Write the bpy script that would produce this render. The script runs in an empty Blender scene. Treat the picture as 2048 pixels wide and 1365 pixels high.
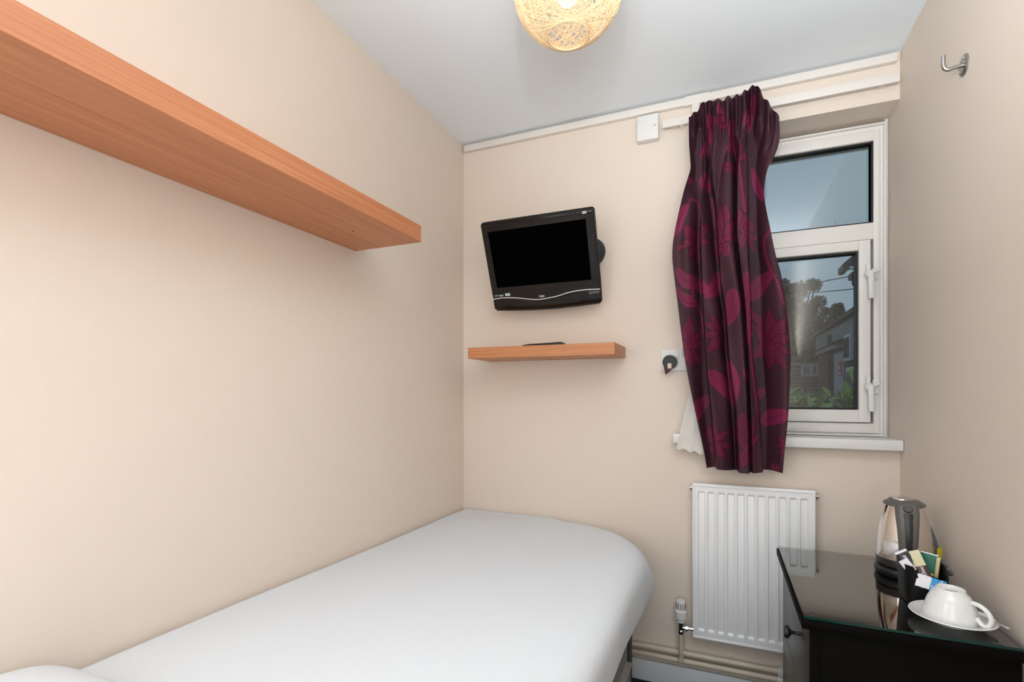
import bpy, bmesh, math, random
import numpy as np
from mathutils import Vector, Matrix
random.seed(7); rng = np.random.default_rng(7)
C = bpy.context.scene.collection
sc = bpy.context.scene
PI = math.pi
H = 1.17                       # eye height; room heights below are written as H + offset

# ------------------------------------------------------------------ camera, world, lights, exposure
YAW = 0.397
cd = bpy.data.cameras.new('camera'); cam = bpy.data.objects.new('camera', cd); C.objects.link(cam)
cam.location = (0, 0, H); cam.rotation_euler = (PI/2, 0, YAW)
cd.sensor_width = 36; cd.lens = 1000/2048*36; cd.shift_y = (787-682.5)/2048; cd.clip_start = 0.02; cd.clip_end = 300
sc.camera = cam
sc.view_settings.view_transform = 'Standard'; sc.view_settings.look = 'None'
sc.view_settings.gamma = 1; sc.view_settings.use_curve_mapping = False
sc.view_settings.exposure = 0.12

w = bpy.data.worlds.new('World'); sc.world = w; w.use_nodes = True
nt = w.node_tree; nt.nodes.clear()
wo = nt.nodes.new('ShaderNodeOutputWorld'); bg = nt.nodes.new('ShaderNodeBackground')
tc = nt.nodes.new('ShaderNodeTexCoord'); nz = nt.nodes.new('ShaderNodeTexNoise'); cr = nt.nodes.new('ShaderNodeValToRGB')
mp = nt.nodes.new('ShaderNodeMapping'); mp.inputs['Scale'].default_value = (1, 1, 2.4)
nz.inputs['Scale'].default_value = 2.2; nz.inputs['Detail'].default_value = 3; nz.inputs['Roughness'].default_value = 0.45
cr.color_ramp.elements[0].position = 0.3; cr.color_ramp.elements[0].color = (0.205, 0.30, 0.385, 1)
cr.color_ramp.elements[1].position = 0.7; cr.color_ramp.elements[1].color = (0.33, 0.42, 0.475, 1)
nt.links.new(tc.outputs['Generated'], mp.inputs[0]); nt.links.new(mp.outputs[0], nz.inputs[0])
nt.links.new(nz.outputs[0], cr.inputs[0]); nt.links.new(cr.outputs[0], bg.inputs[0]); nt.links.new(bg.outputs[0], wo.inputs[0])
bg.inputs[1].default_value = 0.78

def area_light(name, loc, rot, sx, sy, power, col):
    ld = bpy.data.lights.new(name, 'AREA'); ld.shape = 'RECTANGLE'; ld.size = sx; ld.size_y = sy
    ld.energy = power; ld.color = col
    o = bpy.data.objects.new(name, ld); C.objects.link(o); o.location = loc; o.rotation_euler = rot; return o
# light bounced off the ceiling behind the photographer, added fills, and the small flash above the camera
COOL = (0.87, 0.95, 1.0)
area_light('bounce_light', (-0.35, -0.45, 2.30), (math.radians(18), 0, 0), 1.3, 0.7, 2.5, COOL)
area_light('front_fill_light', (0.05, -0.80, 1.0), (math.radians(90), 0, math.radians(-4)), 0.9, 1.7, 11.5, COOL)  # added fill from behind the camera to brighten the back wall
ul = area_light('ceiling_fill_light', (0.12, -0.08, 1.50), (0, 0, 0), 0.75, 0.3, 19, COOL); ul.data.spread = math.radians(120)  # unseen lamp added to brighten the ceiling from below
ul.rotation_euler = Vector((0.20, 0.55, 1.0)).to_track_quat('-Z', 'Y').to_euler()
wl = area_light('right_wall_fill_light', (-0.98, -0.35, 1.45), (0, 0, 0), 0.7, 1.1, 9, COOL)  # fill added beside the left wall to lift the right wall
wl.rotation_euler = Vector((1.0, 0.85, -0.12)).to_track_quat('-Z', 'Y').to_euler()
fl = bpy.data.lights.new('flash', 'SPOT'); fl.energy = 23; fl.shadow_soft_size = 0.02; fl.color = COOL
fl.spot_size = math.radians(100); fl.spot_blend = 1.0
fo = bpy.data.objects.new('flash', fl); C.objects.link(fo); fo.location = (0.0, -0.06, H+0.42)
fo.rotation_euler = Vector((-0.05, 1.25, 1.15)).to_track_quat('-Z', 'Y').to_euler()

# ------------------------------------------------------------------ helpers
def S(r, g, b):
    f = lambda c: (c/255/12.92 if c/255 <= 0.04045 else ((c/255+0.055)/1.055)**2.4)
    return (f(r), f(g), f(b), 1)
def mat(name, col, rough=0.5, metal=0.0, spec=0.5, bump=0, bscale=50, var=0, vscale=8, trans=0, ior=1.45, coat=0, emit=None, estr=0, sheen=0):
    m = bpy.data.materials.new(name); m.use_nodes = True; t = m.node_tree; b = t.nodes['Principled BSDF']
    b.inputs['Base Color'].default_value = col; b.inputs['Roughness'].default_value = rough
    b.inputs['Metallic'].default_value = metal; b.inputs['Specular IOR Level'].default_value = spec
    b.inputs['IOR'].default_value = ior; b.inputs['Transmission Weight'].default_value = trans
    b.inputs['Coat Weight'].default_value = coat; b.inputs['Coat Roughness'].default_value = 0.05
    b.inputs['Sheen Weight'].default_value = sheen
    if emit: b.inputs['Emission Color'].default_value = emit; b.inputs['Emission Strength'].default_value = estr
    if bump or var:
        g = t.nodes.new('ShaderNodeNewGeometry') ; o = t.nodes.new('ShaderNodeTexCoord')
    if bump:
        n = t.nodes.new('ShaderNodeTexNoise'); n.inputs['Scale'].default_value = bscale; n.inputs['Detail'].default_value = 4
        bp = t.nodes.new('ShaderNodeBump'); bp.inputs['Strength'].default_value = bump; bp.inputs['Distance'].default_value = 0.004
        t.links.new(o.outputs['Object'], n.inputs[0]); t.links.new(n.outputs[0], bp.inputs['Height']); t.links.new(bp.outputs[0], b.inputs['Normal'])
    if var:
        n = t.nodes.new('ShaderNodeTexNoise'); n.inputs['Scale'].default_value = vscale; n.inputs['Detail'].default_value = 5
        mx = t.nodes.new('ShaderNodeMix'); mx.data_type = 'RGBA'
        mx.inputs[6].default_value = tuple(max(0, c*(1-var)) for c in col[:3])+(1,); mx.inputs[7].default_value = tuple(min(1, c*(1+var)) for c in col[:3])+(1,)
        t.links.new(o.outputs['Object'], n.inputs[0]); t.links.new(n.outputs[0], mx.inputs[0]); t.links.new(mx.outputs[2], b.inputs['Base Color'])
    return m
def wood(name, c1, c2, scale, rough=0.42):
    m = mat(name, c1, rough); t = m.node_tree; b = t.nodes['Principled BSDF']
    o = t.nodes.new('ShaderNodeTexCoord'); mp = t.nodes.new('ShaderNodeMapping'); mp.inputs['Scale'].default_value = scale
    n = t.nodes.new('ShaderNodeTexNoise'); n.inputs['Scale'].default_value = 1; n.inputs['Detail'].default_value = 6; n.inputs['Roughness'].default_value = 0.65; n.inputs['Distortion'].default_value = 0.3
    r = t.nodes.new('ShaderNodeValToRGB'); r.color_ramp.elements[0].position = 0.32; r.color_ramp.elements[1].position = 0.68
    r.color_ramp.elements[0].color = c2; r.color_ramp.elements[1].color = c1
    t.links.new(o.outputs['Object'], mp.inputs[0]); t.links.new(mp.outputs[0], n.inputs[0]); t.links.new(n.outputs[0], r.inputs[0]); t.links.new(r.outputs[0], b.inputs['Base Color'])
    return m

def link(name, bm, m, parent=None, smooth=False, angle=None):
    me = bpy.data.meshes.new(name); bm.normal_update(); bm.to_mesh(me); bm.free()
    for mm in (m if isinstance(m, (list, tuple)) else [m]): me.materials.append(mm)
    if smooth:
        for p in me.polygons: p.use_smooth = True
        if angle: me.set_sharp_from_angle(angle=math.radians(angle))
    o = bpy.data.objects.new(name, me); C.objects.link(o)
    if parent: o.parent = parent
    return o
def npmesh(name, V, F, m, parent=None, smooth=True):
    me = bpy.data.meshes.new(name); me.from_pydata([tuple(v) for v in V], [], [tuple(f) for f in F]); me.update()
    for mm in (m if isinstance(m, (list, tuple)) else [m]): me.materials.append(mm)
    if smooth: me.polygons.foreach_set('use_smooth', [True]*len(me.polygons))
    o = bpy.data.objects.new(name, me); C.objects.link(o)
    if parent: o.parent = parent
    return o
def tag(o, label=None, cat=None, group=None, kind=None):
    if label: o['label'] = label
    if cat: o['category'] = cat
    if group: o['group'] = group
    if kind: o['kind'] = kind
    return o
def thing(name, loc, label=None, cat=None, group=None, kind=None, rot=(0, 0, 0)):
    o = bpy.data.objects.new(name, None); C.objects.link(o); o.location = loc; o.rotation_euler = rot
    o.empty_display_size = 0.05
    return tag(o, label, cat, group, kind)
def box(bm, x0, x1, y0, y1, z0, z1, bev=0, seg=2, mi=0, rot=None):
    vs = [bm.verts.new((x, y, z)) for z in (z0, z1) for y in (y0, y1) for x in (x0, x1)]
    fs = [bm.faces.new([vs[i] for i in q]) for q in ((0, 2, 3, 1), (4, 5, 7, 6), (0, 1, 5, 4), (2, 6, 7, 3), (0, 4, 6, 2), (1, 3, 7, 5))]
    for f in fs: f.material_index = mi
    if rot is not None: bmesh.ops.transform(bm, matrix=rot, verts=vs)
    if bev:
        es = list({e for f in fs for e in f.edges})
        r = bmesh.ops.bevel(bm, geom=es, offset=bev, segments=seg, affect='EDGES', profile=0.5)
        for f in r['faces']: f.material_index = mi
    return vs
def B(name, ext, m, parent=None, bev=0, seg=2, smooth=None):
    bm = bmesh.new(); box(bm, *ext, bev=bev, seg=seg)
    return link(name, bm, m, parent, smooth=bool(bev) if smooth is None else smooth, angle=40)
def lathe(bm, prof, seg=48, c=(0, 0, 0), axis=None, cap=True):
    """prof: list of (r, z)."""
    rings = []
    for r, z in prof:
        if r < 1e-6: rings.append([bm.verts.new((0, 0, z))])
        else: rings.append([bm.verts.new((r*math.cos(2*PI*i/seg), r*math.sin(2*PI*i/seg), z)) for i in range(seg)])
    vs = [v for r in rings for v in r]
    for a, b in zip(rings, rings[1:]):
        for i in range(seg):
            j = (i+1) % seg
            if len(a) == 1 and len(b) == 1: continue
            if len(a) == 1: bm.faces.new((a[0], b[j], b[i]))
            elif len(b) == 1: bm.faces.new((a[i], a[j], b[0]))
            else: bm.faces.new((a[i], a[j], b[j], b[i]))
    if cap:
        if len(rings[0]) > 1: bm.faces.new(rings[0][::-1])
        if len(rings[-1]) > 1: bm.faces.new(rings[-1])
    M = Matrix.Translation(c)
    if axis is not None: M = M @ Vector(axis).to_track_quat('Z', 'Y').to_matrix().to_4x4()
    bmesh.ops.transform(bm, matrix=M, verts=vs)
    return vs
def tube(bm, pts, r, seg=10, closed=False, cap=True, flat=None):
    pts = [Vector(p) for p in pts]; n = len(pts); rings = []
    rr = r if isinstance(r, (list, tuple)) else [r]*n
    up = None
    for i in range(n):
        a = pts[(i-1) % n] if (closed or i) else pts[i]; b = pts[(i+1) % n] if (closed or i < n-1) else pts[i]
        d = (b-a).normalized()
        if up is None:
            up = Vector((0, 0, 1)) if abs(d.z) < 0.9 else Vector((1, 0, 0))
        u = (up-d*up.dot(d)).normalized(); v = d.cross(u); up = u
        fu, fv = (1, 1) if flat is None else flat
        rings.append([bm.verts.new(pts[i]+(u*math.cos(2*PI*k/seg)*fu+v*math.sin(2*PI*k/seg)*fv)*rr[i]) for k in range(seg)])
    m = n if closed else n-1
    for i in range(m):
        a, b = rings[i], rings[(i+1) % n]
        for k in range(seg): bm.faces.new((a[k], a[(k+1) % seg], b[(k+1) % seg], b[k]))
    if cap and not closed: bm.faces.new(rings[0][::-1]); bm.faces.new(rings[-1])
def smooth_path(pts, n=8):
    P = [Vector(p) for p in pts]; out = []
    for i in range(len(P)-1):
        p0 = P[max(0, i-1)]; p1 = P[i]; p2 = P[i+1]; p3 = P[min(len(P)-1, i+2)]
        for k in range(n):
            t = k/n
            out.append(0.5*((2*p1)+(p2-p0)*t+(2*p0-5*p1+4*p2-p3)*t*t+(3*p1-p0-3*p2+p3)*t**3))
    out.append(P[-1]); return out
def text(name, s, size, m, parent, M, ext=0.0002, shear=0, bold=0):
    cu = bpy.data.curves.new(name, 'FONT'); cu.body = s; cu.size = size; cu.extrude = ext; cu.align_x = 'CENTER'; cu.align_y = 'CENTER'; cu.shear = shear; cu.offset = bold
    to = bpy.data.objects.new(name+'_source', cu); C.objects.link(to)
    dg = bpy.context.evaluated_depsgraph_get(); me = bpy.data.meshes.new_from_object(to.evaluated_get(dg))
    bpy.data.objects.remove(to); me.materials.clear(); me.materials.append(m); me.transform(M)
    o = bpy.data.objects.new(name, me); C.objects.link(o); o.parent = parent; return o

# ------------------------------------------------------------------ materials
M_wall = mat('wall_paint', (0.80, 0.69, 0.592, 1), 0.62, spec=0.3, bump=0.05, bscale=120, var=0.012, vscale=2.5)
M_ceil = mat('ceiling_paint', (0.86, 0.895, 0.925, 1), 0.8, spec=0.2, bump=0.04, bscale=90)
M_white = mat('white_gloss_paint', (0.80, 0.78, 0.76, 1), 0.35)
M_skirt = mat('skirting_paint', (0.70, 0.72, 0.75, 1), 0.4, bump=0.08, bscale=60)
M_upvc = mat('window_frame_white', (0.84, 0.80, 0.755, 1), 0.3)
M_black = mat('black_rubber', (0.006, 0.006, 0.007, 1), 0.5)
M_carpet = mat('carpet', (0.035, 0.04, 0.055, 1), 0.95, spec=0.1, bump=1.0, bscale=400, var=0.7, vscale=300)
M_glass = mat('window_glass', (0.93, 0.97, 0.97, 1), 0.0, trans=1, ior=1.5)
M_shelfL = wood('beech_laminate_long', S(205, 138, 98), S(184, 113, 72), (70, 2.0, 110))
M_shelfT = wood('beech_laminate', S(208, 143, 98), S(180, 113, 70), (2.0, 60, 120))
M_plastic = mat('white_plastic', (0.80, 0.78, 0.76, 1), 0.35)
M_chrome = mat('chrome', (0.75, 0.75, 0.77, 1), 0.08, metal=1)
M_steel = mat('brushed_steel', (0.42, 0.40, 0.38, 1), 0.32, metal=1)
M_pipe = mat('cream_pipe_paint', (0.66, 0.58, 0.45, 1), 0.35, bump=0.1, bscale=40, var=0.08, vscale=15)

# ------------------------------------------------------------------ setting: room
XL, XR, YB, YF, ZC = -1.13, 0.565, 2.10, -0.90, H+1.175
def struct(o, label=None): o['kind'] = 'structure'; return o
struct(B('floor', (XL-.2, XR+.2, YF-.2, YB+.25, -.1, 0), M_carpet))
struct(B('ceiling', (XL-.2, XR+.2, YF-.2, YB+.25, ZC, ZC+.1), M_ceil))
struct(B('wall_left', (XL-.2, XL, YF-.2, YB+.25, 0, ZC), M_wall))
struct(B('wall_right', (XR, XR+.2, YF-.2, YB+.25, 0, ZC), M_wall))
WX0, WZ0, WZ1 = -0.10, H-0.192, H+1.012
bm = bmesh.new()
box(bm, XL, WX0, YB, YB+.25, 0, ZC); box(bm, WX0, XR, YB, YB+.25, 0, WZ0); box(bm, WX0, XR, YB, YB+.25, WZ1, ZC)
struct(link('wall_back', bm, M_wall))
bm = bmesh.new(); DX0, DX1 = -0.38, 0.38
box(bm, XL, DX0, YF-.2, YF, 0, ZC); box(bm, DX1, XR, YF-.2, YF, 0, ZC); box(bm, DX0, DX1, YF-.2, YF, 2.0, ZC)
struct(link('wall_front', bm, M_wall))
d = thing('door_1', (0, YF-.05, 0), kind='structure')
M_door = wood('door_veneer', S(190, 140, 95), S(165, 115, 75), (30, 30, 2))
B('door_leaf', (DX0, DX1, -.04, 0, 0.005, 2.0), M_door, d)
bm = bmesh.new(); lathe(bm, [(.025, 0), (.025, .008), (.01, .01), (.01, .04)], 24, (-.32, 0, 1.0), (0, 1, 0)); box(bm, -.33, -.21, .035, .05, .99, 1.01, .004)
link('door_handle', bm, M_steel, d, True, 40)
# skirting
struct(B('baseboard_back', (XL, XR, YB-.016, YB, 0, H-1.086), M_skirt, bev=.004))
struct(B('baseboard_right', (XR-.016, XR, YF, YB-.016, 0, H-1.086), M_skirt, bev=.004))
struct(B('baseboard_left', (XL, XL+.016, YF, YB-.016, 0, H-1.086), M_skirt, bev=.004))

# ------------------------------------------------------------------ window
win = thing('window_1', (0.23, 2.22, WZ0), kind='structure')
def wpart(name, bm, m, parent=None, smooth=False):
    o = link(name, bm, m, None, smooth, 35); par = parent or win
    o.parent = par
    # geometry given in world coordinates
    off = Vector(win.location)
    o.data.transform(Matrix.Translation(-off)); return o
FX0, FX1 = WX0, 0.556
def ringbox(bm, x0, x1, z0, z1, wd, y0, y1, bev=0, wl=None, wr=None, wt=None, wb=None):
    wl = wl or wd; wr = wr or wd; wt = wt or wd; wb = wb or wd
    box(bm, x0, x0+wl, y0, y1, z0, z1, bev); box(bm, x1-wr, x1, y0, y1, z0, z1, bev)
    box(bm, x0+wl, x1-wr, y0, y1, z1-wt, z1, bev); box(bm, x0+wl, x1-wr, y0, y1, z0, z0+wb, bev)
bm = bmesh.new()
box(bm, FX1, XR, 2.235, 2.30, WZ0, WZ1)                       # packing strip
ringbox(bm, FX0, FX1, H-.160, H+.997, .007, 2.216, 2.30, .0015)   # raised outer lip
ringbox(bm, FX0+.006, FX1-.006, H-.155, H+.991, .020, 2.232, 2.30)   # recessed band
ringbox(bm, FX0+.020, FX1-.020, H-.148, H+.976, .030, 2.220, 2.30, .0015, wr=.018, wt=.040, wb=.036)  # face
box(bm, FX0+.03, FX1-.036, 2.220, 2.30, H+.571, H+.632, .0015)  # transom
wpart('window_frame', bm, M_upvc, smooth=True)
bm = bmesh.new(); ringbox(bm, FX0+.05, .519, H+.632, H+.937, .007, 2.232, 2.262)
box(bm, .512, .519, 2.228, 2.262, H+.632, H+.937); wpart('top_gasket', bm, M_black)
bm = bmesh.new(); box(bm, FX0+.05, .519, 2.262, 2.266, H+.632, H+.937); wpart('top_pane', bm, M_glass)
bm = bmesh.new(); ringbox(bm, FX0+.045, .506, H-.108, H+.567, .036, 2.208, 2.27, .002, wb=.046)
cas = wpart('casement', bm, M_upvc, smooth=True)
bm = bmesh.new(); ringbox(bm, FX0+.08, .4705, H-.0625, H+.5315, .007, 2.226, 2.262)
o = wpart('casement_gasket', bm, M_black); o.parent = cas
bm = bmesh.new(); box(bm, FX0+.08, .4705, 2.250, 2.254, H-.0625, H+.5315); o = wpart('casement_pane', bm, M_glass); o.parent = cas
for k, zc in enumerate((H+.438, H+.024)):
    bm = bmesh.new(); x = .497
    box(bm, x-.007, x+.007, 2.196, 2.208, zc+.0, zc+.040, .003)                     # mounting plate
    lathe(bm, [(.014, 0), (.014, .012), (.010, .016), (0, .016)], 24, (x+.001, 2.200, zc), (0, -1, 0))   # pivot boss
    vs = box(bm, -.0085, .0085, 2.182, 2.196, -.092, .004, .003)
    bmesh.ops.transform(bm, matrix=Matrix.Translation((x+.004, 0, zc)) @ Matrix.Rotation(math.radians(-1.5), 4, 'Y'), verts=[v for v in bm.verts if v.co.z < .5 and abs(v.co.x) < .02 and v.co.y < 2.2])
    M = Matrix.Translation((x+.018, 0, zc+.006)) @ Matrix.Rotation(math.radians(-22), 4, 'Y')
    box(bm, -.016, .018, 2.188, 2.196, -.004, .004, .0015, rot=M)                   # latch tongue
    h = wpart('handle', bm, M_plastic, smooth=True); h.parent = cas
    bm = bmesh.new()
    if k: box(bm, .513, .532, 2.210, 2.220, zc-.026, zc+.026, .002)
    else: box(bm, .512, .530, 2.214, 2.2205, zc-.020, zc+.022, .001)
    kp = wpart('keep_plate', bm, M_upvc, smooth=True)
    for dz in ((-.014, .016) if not k else (0.0,)):
        bm = bmesh.new(); lathe(bm, [(.0028, 0), (.0028, .002), (0, .0025)], 12, (.524, 2.2145 if not k else 2.2105, zc+dz), (0, -1, 0)); o = wpart('screw', bm, M_steel, smooth=True)
sl = thing('trim_1', (0.19, 2.07, H-.195), kind='structure')
bm = bmesh.new(); box(bm, -.177-.19, XR-.002-.19, -.018, .012, 0, .036, .003); box(bm, WX0-.19, XR-.19, .005, .16, 0, .033)
o = link('window_sill', bm, M_white, sl, True, 40)

# ------------------------------------------------------------------ wall shelf (left) and television shelf
t = thing('wall_shelf', (XL, .45, H+.475), 'long thick beech floating shelf high on the left wall', 'shelf')
bm = bmesh.new(); box(bm, 0, .259, -.55, .890, 0, .052, .0012, 1); link('shelf_board', bm, M_shelfL, t, True, 30)
bm = bmesh.new(); lathe(bm, [(.0032, -.0006), (.0032, .0006)], 16, (.135, .72, 0)); link('fixing_hole', bm, M_black, t)
t = thing('wall_shelf', (-.6775, YB, H+.146), 'short beech floating shelf under the television on the back wall', 'shelf')
bm = bmesh.new(); box(bm, -.309, .309, -.229, 0, 0, .045, .0012, 1); link('shelf_board', bm, M_shelfT, t, True, 30)
for x in (-.15, .17):
    bm = bmesh.new(); lathe(bm, [(.003, -.0006), (.003, .0006)], 16, (x, -.06, 0)); link('fixing_hole', bm, M_black, t)

# remote control on the small shelf
M_remote = mat('remote_plastic', (0.02, 0.02, 0.022, 1), 0.45)
t = thing('remote_control', (-.672, 1.935, H+.191), 'black television remote lying on the small beech shelf', 'remote control', rot=(0, 0, .03))
bm = bmesh.new()
secs = [(-.088, .014, .006), (-.080, .019, .009), (-.03, .021, .0105), (.04, .022, .0125), (.080, .022, .0145), (.088, .018, .0115)]
rings = [[bm.verts.new((x, y, z)) for y, z in ((-wd, 0), (-wd, h*.7), (-wd*.8, h), (wd*.8, h), (wd, h*.7), (wd, 0))] for x, wd, h in secs]
for a, b in zip(rings, rings[1:]):
    for k in range(6): bm.faces.new((a[k], b[k], b[(k+1) % 6], a[(k+1) % 6]))
bm.faces.new(rings[0]); bm.faces.new(rings[-1][::-1]); bmesh.ops.recalc_face_normals(bm, faces=bm.faces)
link('remote_body', bm, M_remote, t, True, 35)
M_btn = mat('remote_button', (0.07, 0.07, 0.075, 1), 0.6)
for i in range(11):
    for j in (-1, 0, 1):
        x = -.06+i*.0125; h = np.interp(x, [-.08, -.03, .04, .08], [.009, .0105, .0125, .0145])
        bm = bmesh.new(); box(bm, x-.0035, x+.0035, j*.011-.0035, j*.011+.0035, h-.001, h+.0018, .0008, 1); link('button', bm, M_btn, t)

# ------------------------------------------------------------------ television
M_tv = mat('gloss_black_plastic', (0.010, 0.008, 0.007, 1), 0.18, spec=.42)
M_scr = mat('screen_off', (0.0005, 0.0005, 0.0006, 1), 0.9, spec=0.02)
M_silver = mat('silver_plastic', (0.50, 0.46, 0.40, 1), 0.38, metal=.3)
M_print = mat('white_print', (0.75, 0.75, 0.73, 1), 0.5)
TILT = math.atan2(.15, .343)
tvc = Vector((-.690, 1.945, H+.5365))
tv = thing('television', tvc, 'small black flat television tilted down on its wall mount', 'television', rot=(-0.0, 0, 0))
# local frame: u right, v up along the face, w out of the face
uX = Vector((1, 0, 0)); vY = Vector((0, -math.sin(TILT), math.cos(TILT))); wN = Vector((0, -math.cos(TILT), -math.sin(TILT)))
ML = Matrix(((uX.x, vY.x, wN.x, 0), (uX.y, vY.y, wN.y, 0), (uX.z, vY.z, wN.z, 0), (0, 0, 0, 1)))
def tvp(name, bm, m, parent=tv, smooth=True, ang=30):
    bmesh.ops.transform(bm, matrix=ML, verts=bm.verts); return link(name, bm, m, parent, smooth, ang)
HW, HH = .2395, .187
def tv_outline(inset, bulge):
    pts = []
    b = -HH+inset
    n = 24
    pts += [(-HW+inset+.010+(2*HW-2*inset-.020)*k/n, b-bulge*math.sin(PI*k/n)) for k in range(n+1)]
    pts += [(HW-inset-.0015, b+.012), (HW-inset, -.10), (HW-inset, HH-.008-inset), (HW-inset-.008, HH-inset), (-HW+inset+.008, HH-inset), (-HW+inset, HH-.008-inset), (-HW+inset, -.10), (-HW+inset+.0015, b+.012)]
    return pts
bm = bmesh.new(); rings = []
for ins, wz, bl in ((.004, -.030, .008), (0, -.020, .010), (0, -.004, .010), (.003, 0, .010)):
    rings.append([bm.verts.new((x, y, wz)) for x, y in tv_outline(ins, bl)])
for a, b in zip(rings, rings[1:]):
    n = len(a)
    for k in range(n): bm.faces.new((a[k], a[(k+1) % n], b[(k+1) % n], b[k]))
bm.faces.new(rings[-1]); bm.faces.new(rings[0][::-1])
tvp('bezel', bm, M_tv)
bm = bmesh.new(); rings = []
for ins, wz, bl in ((-.0016, -.019, .010), (.002, -.036, .008), (.035, -.052, 0), (.07, -.060, 0)):
    rings.append([bm.verts.new((x, y, wz)) for x, y in tv_outline(ins, bl)])
for a, b in zip(rings, rings[1:]):
    n = len(a)
    for k in range(n): bm.faces.new((a[k], b[k], b[(k+1) % n], a[(k+1) % n]))
bm.faces.new(rings[-1][::-1])
tvp('back_shell', bm, M_silver)
bm = bmesh.new(); box(bm, -.2095, .2065, -.086, .148, -.001, .0012); tvp('screen', bm, M_scr, smooth=False)
bm = bmesh.new(); box(bm, -.236, .236, .166, .179, -.004, .0035, .003); tvp('top_rail', bm, M_tv)
# silver wave line
xs = np.linspace(-.2375, .2375, 40)
ctrl = ([-.2395, -.19, -.12, -.06, -.02, .05, .11, .17, .2395], [-.134, -.131, -.137, -.147, -.150, -.143, -.130, -.125, -.127])
def cr_interp(x, X, Y):
    P = smooth_path([(a, b, 0) for a, b in zip(X, Y)], 8); return np.interp(x, [p.x for p in P], [p.y for p in P])
bm = bmesh.new(); tube(bm, [(x, cr_interp(x, *ctrl), .0005) for x in xs], .0019, 8); tvp('silver_trim_line', bm, M_chrome if False else mat('silver_line', (0.8, 0.78, 0.75, 1), .3))
# lower lip, swelling forward
bm = bmesh.new(); n = 36; R = []
for i in range(n+1):
    x = -.236+.472*i/n; s = math.sin(PI*i/n); top = cr_interp(x, *ctrl)-.004
    R.append([bm.verts.new(p) for p in ((x, top, .0003), (x, top-.006, .003+.004*s), (x, -HH+.016-.008*s+.004, .004+.005*s), (x, -HH+.008-.009*s, .000))])
for a, b in zip(R, R[1:]):
    for k in range(3): bm.faces.new((a[k+1], b[k+1], b[k], a[k]))
tvp('speaker_lip', bm, M_tv)
def tvtext(s, x, y, size, **k):
    return text('logo', s, size, M_print, tv, ML @ Matrix.Translation((x, y, .0006)), **k)
tvtext('BUSH', -.012, -.1375, .0095, bold=.0004); tvtext('DVD', -.219, -.120, .0085, shear=.3); tvtext('digital', -.196, -.120, .0085, bold=.0002)
bm = bmesh.new(); box(bm, -.177, -.154, -.124, -.1125, .0, .0008); o = tvp('info_sticker', bm, mat('pale_sticker', (0.5, 0.62, 0.58, 1), .5), smooth=False); o['label'] = 'pale green sticker'
bm = bmesh.new()
for y in (.168, .1735): box(bm, .197, .213, y, y+.0035, .0036, .0042)
o = tvp('rating_sticker', bm, M_print, smooth=False); o['label'] = 'small white striped sticker'
# wall mount (own parts)
mtd = M_black
bm = bmesh.new(); lathe(bm, [(.0, .0), (.058, 0), (.062, .006), (.060, .016), (.045, .03), (.020, .045), (0, .045)], 48, Vector((-.510, 2.085, H+.595))-tvc, (0, -1, 0))
M_mount = mat('mount_black', (0.022, 0.024, 0.028, 1), .5)
box(bm, -.05, .05, YB-.012-tvc.y, YB-tvc.y, -.10, .10, .003)
link('wall_mount', bm, M_mount, tv, True, 40)
bm = bmesh.new(); tube(bm, [(0, YB-.01-tvc.y, 0), (0, .05, 0)], .018, 16); tube(bm, [(.18, YB-.02-tvc.y, .058), (.0, YB-.03-tvc.y, .02)], .014, 12); link('mount_arm', bm, M_mount, tv, True, 40)

# ------------------------------------------------------------------ cable trunking, junction box, curtain track, hook
M_trunk = mat('trunking_plastic', (0.80, 0.745, 0.69, 1), .4)
t = thing('cable_trunking', (-.28, YB, H+1.13), 'white plastic cable trunking along the top of the back wall', 'trunking')
bm = bmesh.new(); box(bm, XL+.012+.28, XR-.012+.28, -.020, 0, .006, .0355, .002); link('trunking_run', bm, M_trunk, t, True, 40)
bm = bmesh.new(); box(bm, -.135+.28, -.045+.28, -.0225, 0, .002, .037, .001); box(bm, -.108+.28, -.080+.28, -.0225, 0, -.040, .004, .001); link('tee_cover', bm, M_trunk, t, True, 40)
bm = bmesh.new(); box(bm, -.106+.28, -.082+.28, -.016, 0, -.12, -.03, .002); link('trunking_drop', bm, M_trunk, t, True, 40)
t = thing('junction_box', (-.275, YB, H+1.022), 'square white plastic junction box left of the curtain top', 'junction box')
bm = bmesh.new(); box(bm, -.042, .042, -.034, 0, 0, .100, .003); link('lid', bm, M_plastic, t, True, 40)
bm = bmesh.new(); lathe(bm, [(.003, 0), (.003, .001), (0, .001)], 12, (.028, -.034, .052), (0, -1, 0)); link('screw', bm, M_steel, t)
t = thing('curtain_track', (.17, YB, H+1.05), 'white flat curtain track running above the window to the right wall', 'curtain track')
bm = bmesh.new(); box(bm, -.386, XR-.012-.17, -.046, -.036, 0, .031, .0015); 
for x in (-.34, 0, .34): box(bm, x-.01, x+.01, -.038, 0, .008, .022)
link('track_rail', bm, M_trunk, t, True, 40)
bm = bmesh.new(); gx = -.313
tube(bm, [(gx, -.050, .018), (gx, -.050, -.004)], .0014, 8)
tube(bm, [(gx+.0045*math.cos(a), -.050, -.0085+.0045*math.sin(a)) for a in np.linspace(0, 2*PI, 17)[:-1]], .0013, 8, closed=True)
link('glider', bm, M_plastic, t, True, 60)
t = thing('coat_hook', (XR, 1.603, H+.828), 'brushed metal coat hook on a round plate high on the right wall', 'hook')
bm = bmesh.new(); lathe(bm, [(.0255, 0), (.0255, .003), (.024, .004), (0, .004)], 40, (0, 0, 0), (-1, 0, 0)); link('back_plate', bm, M_steel, t, True, 40)
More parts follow.
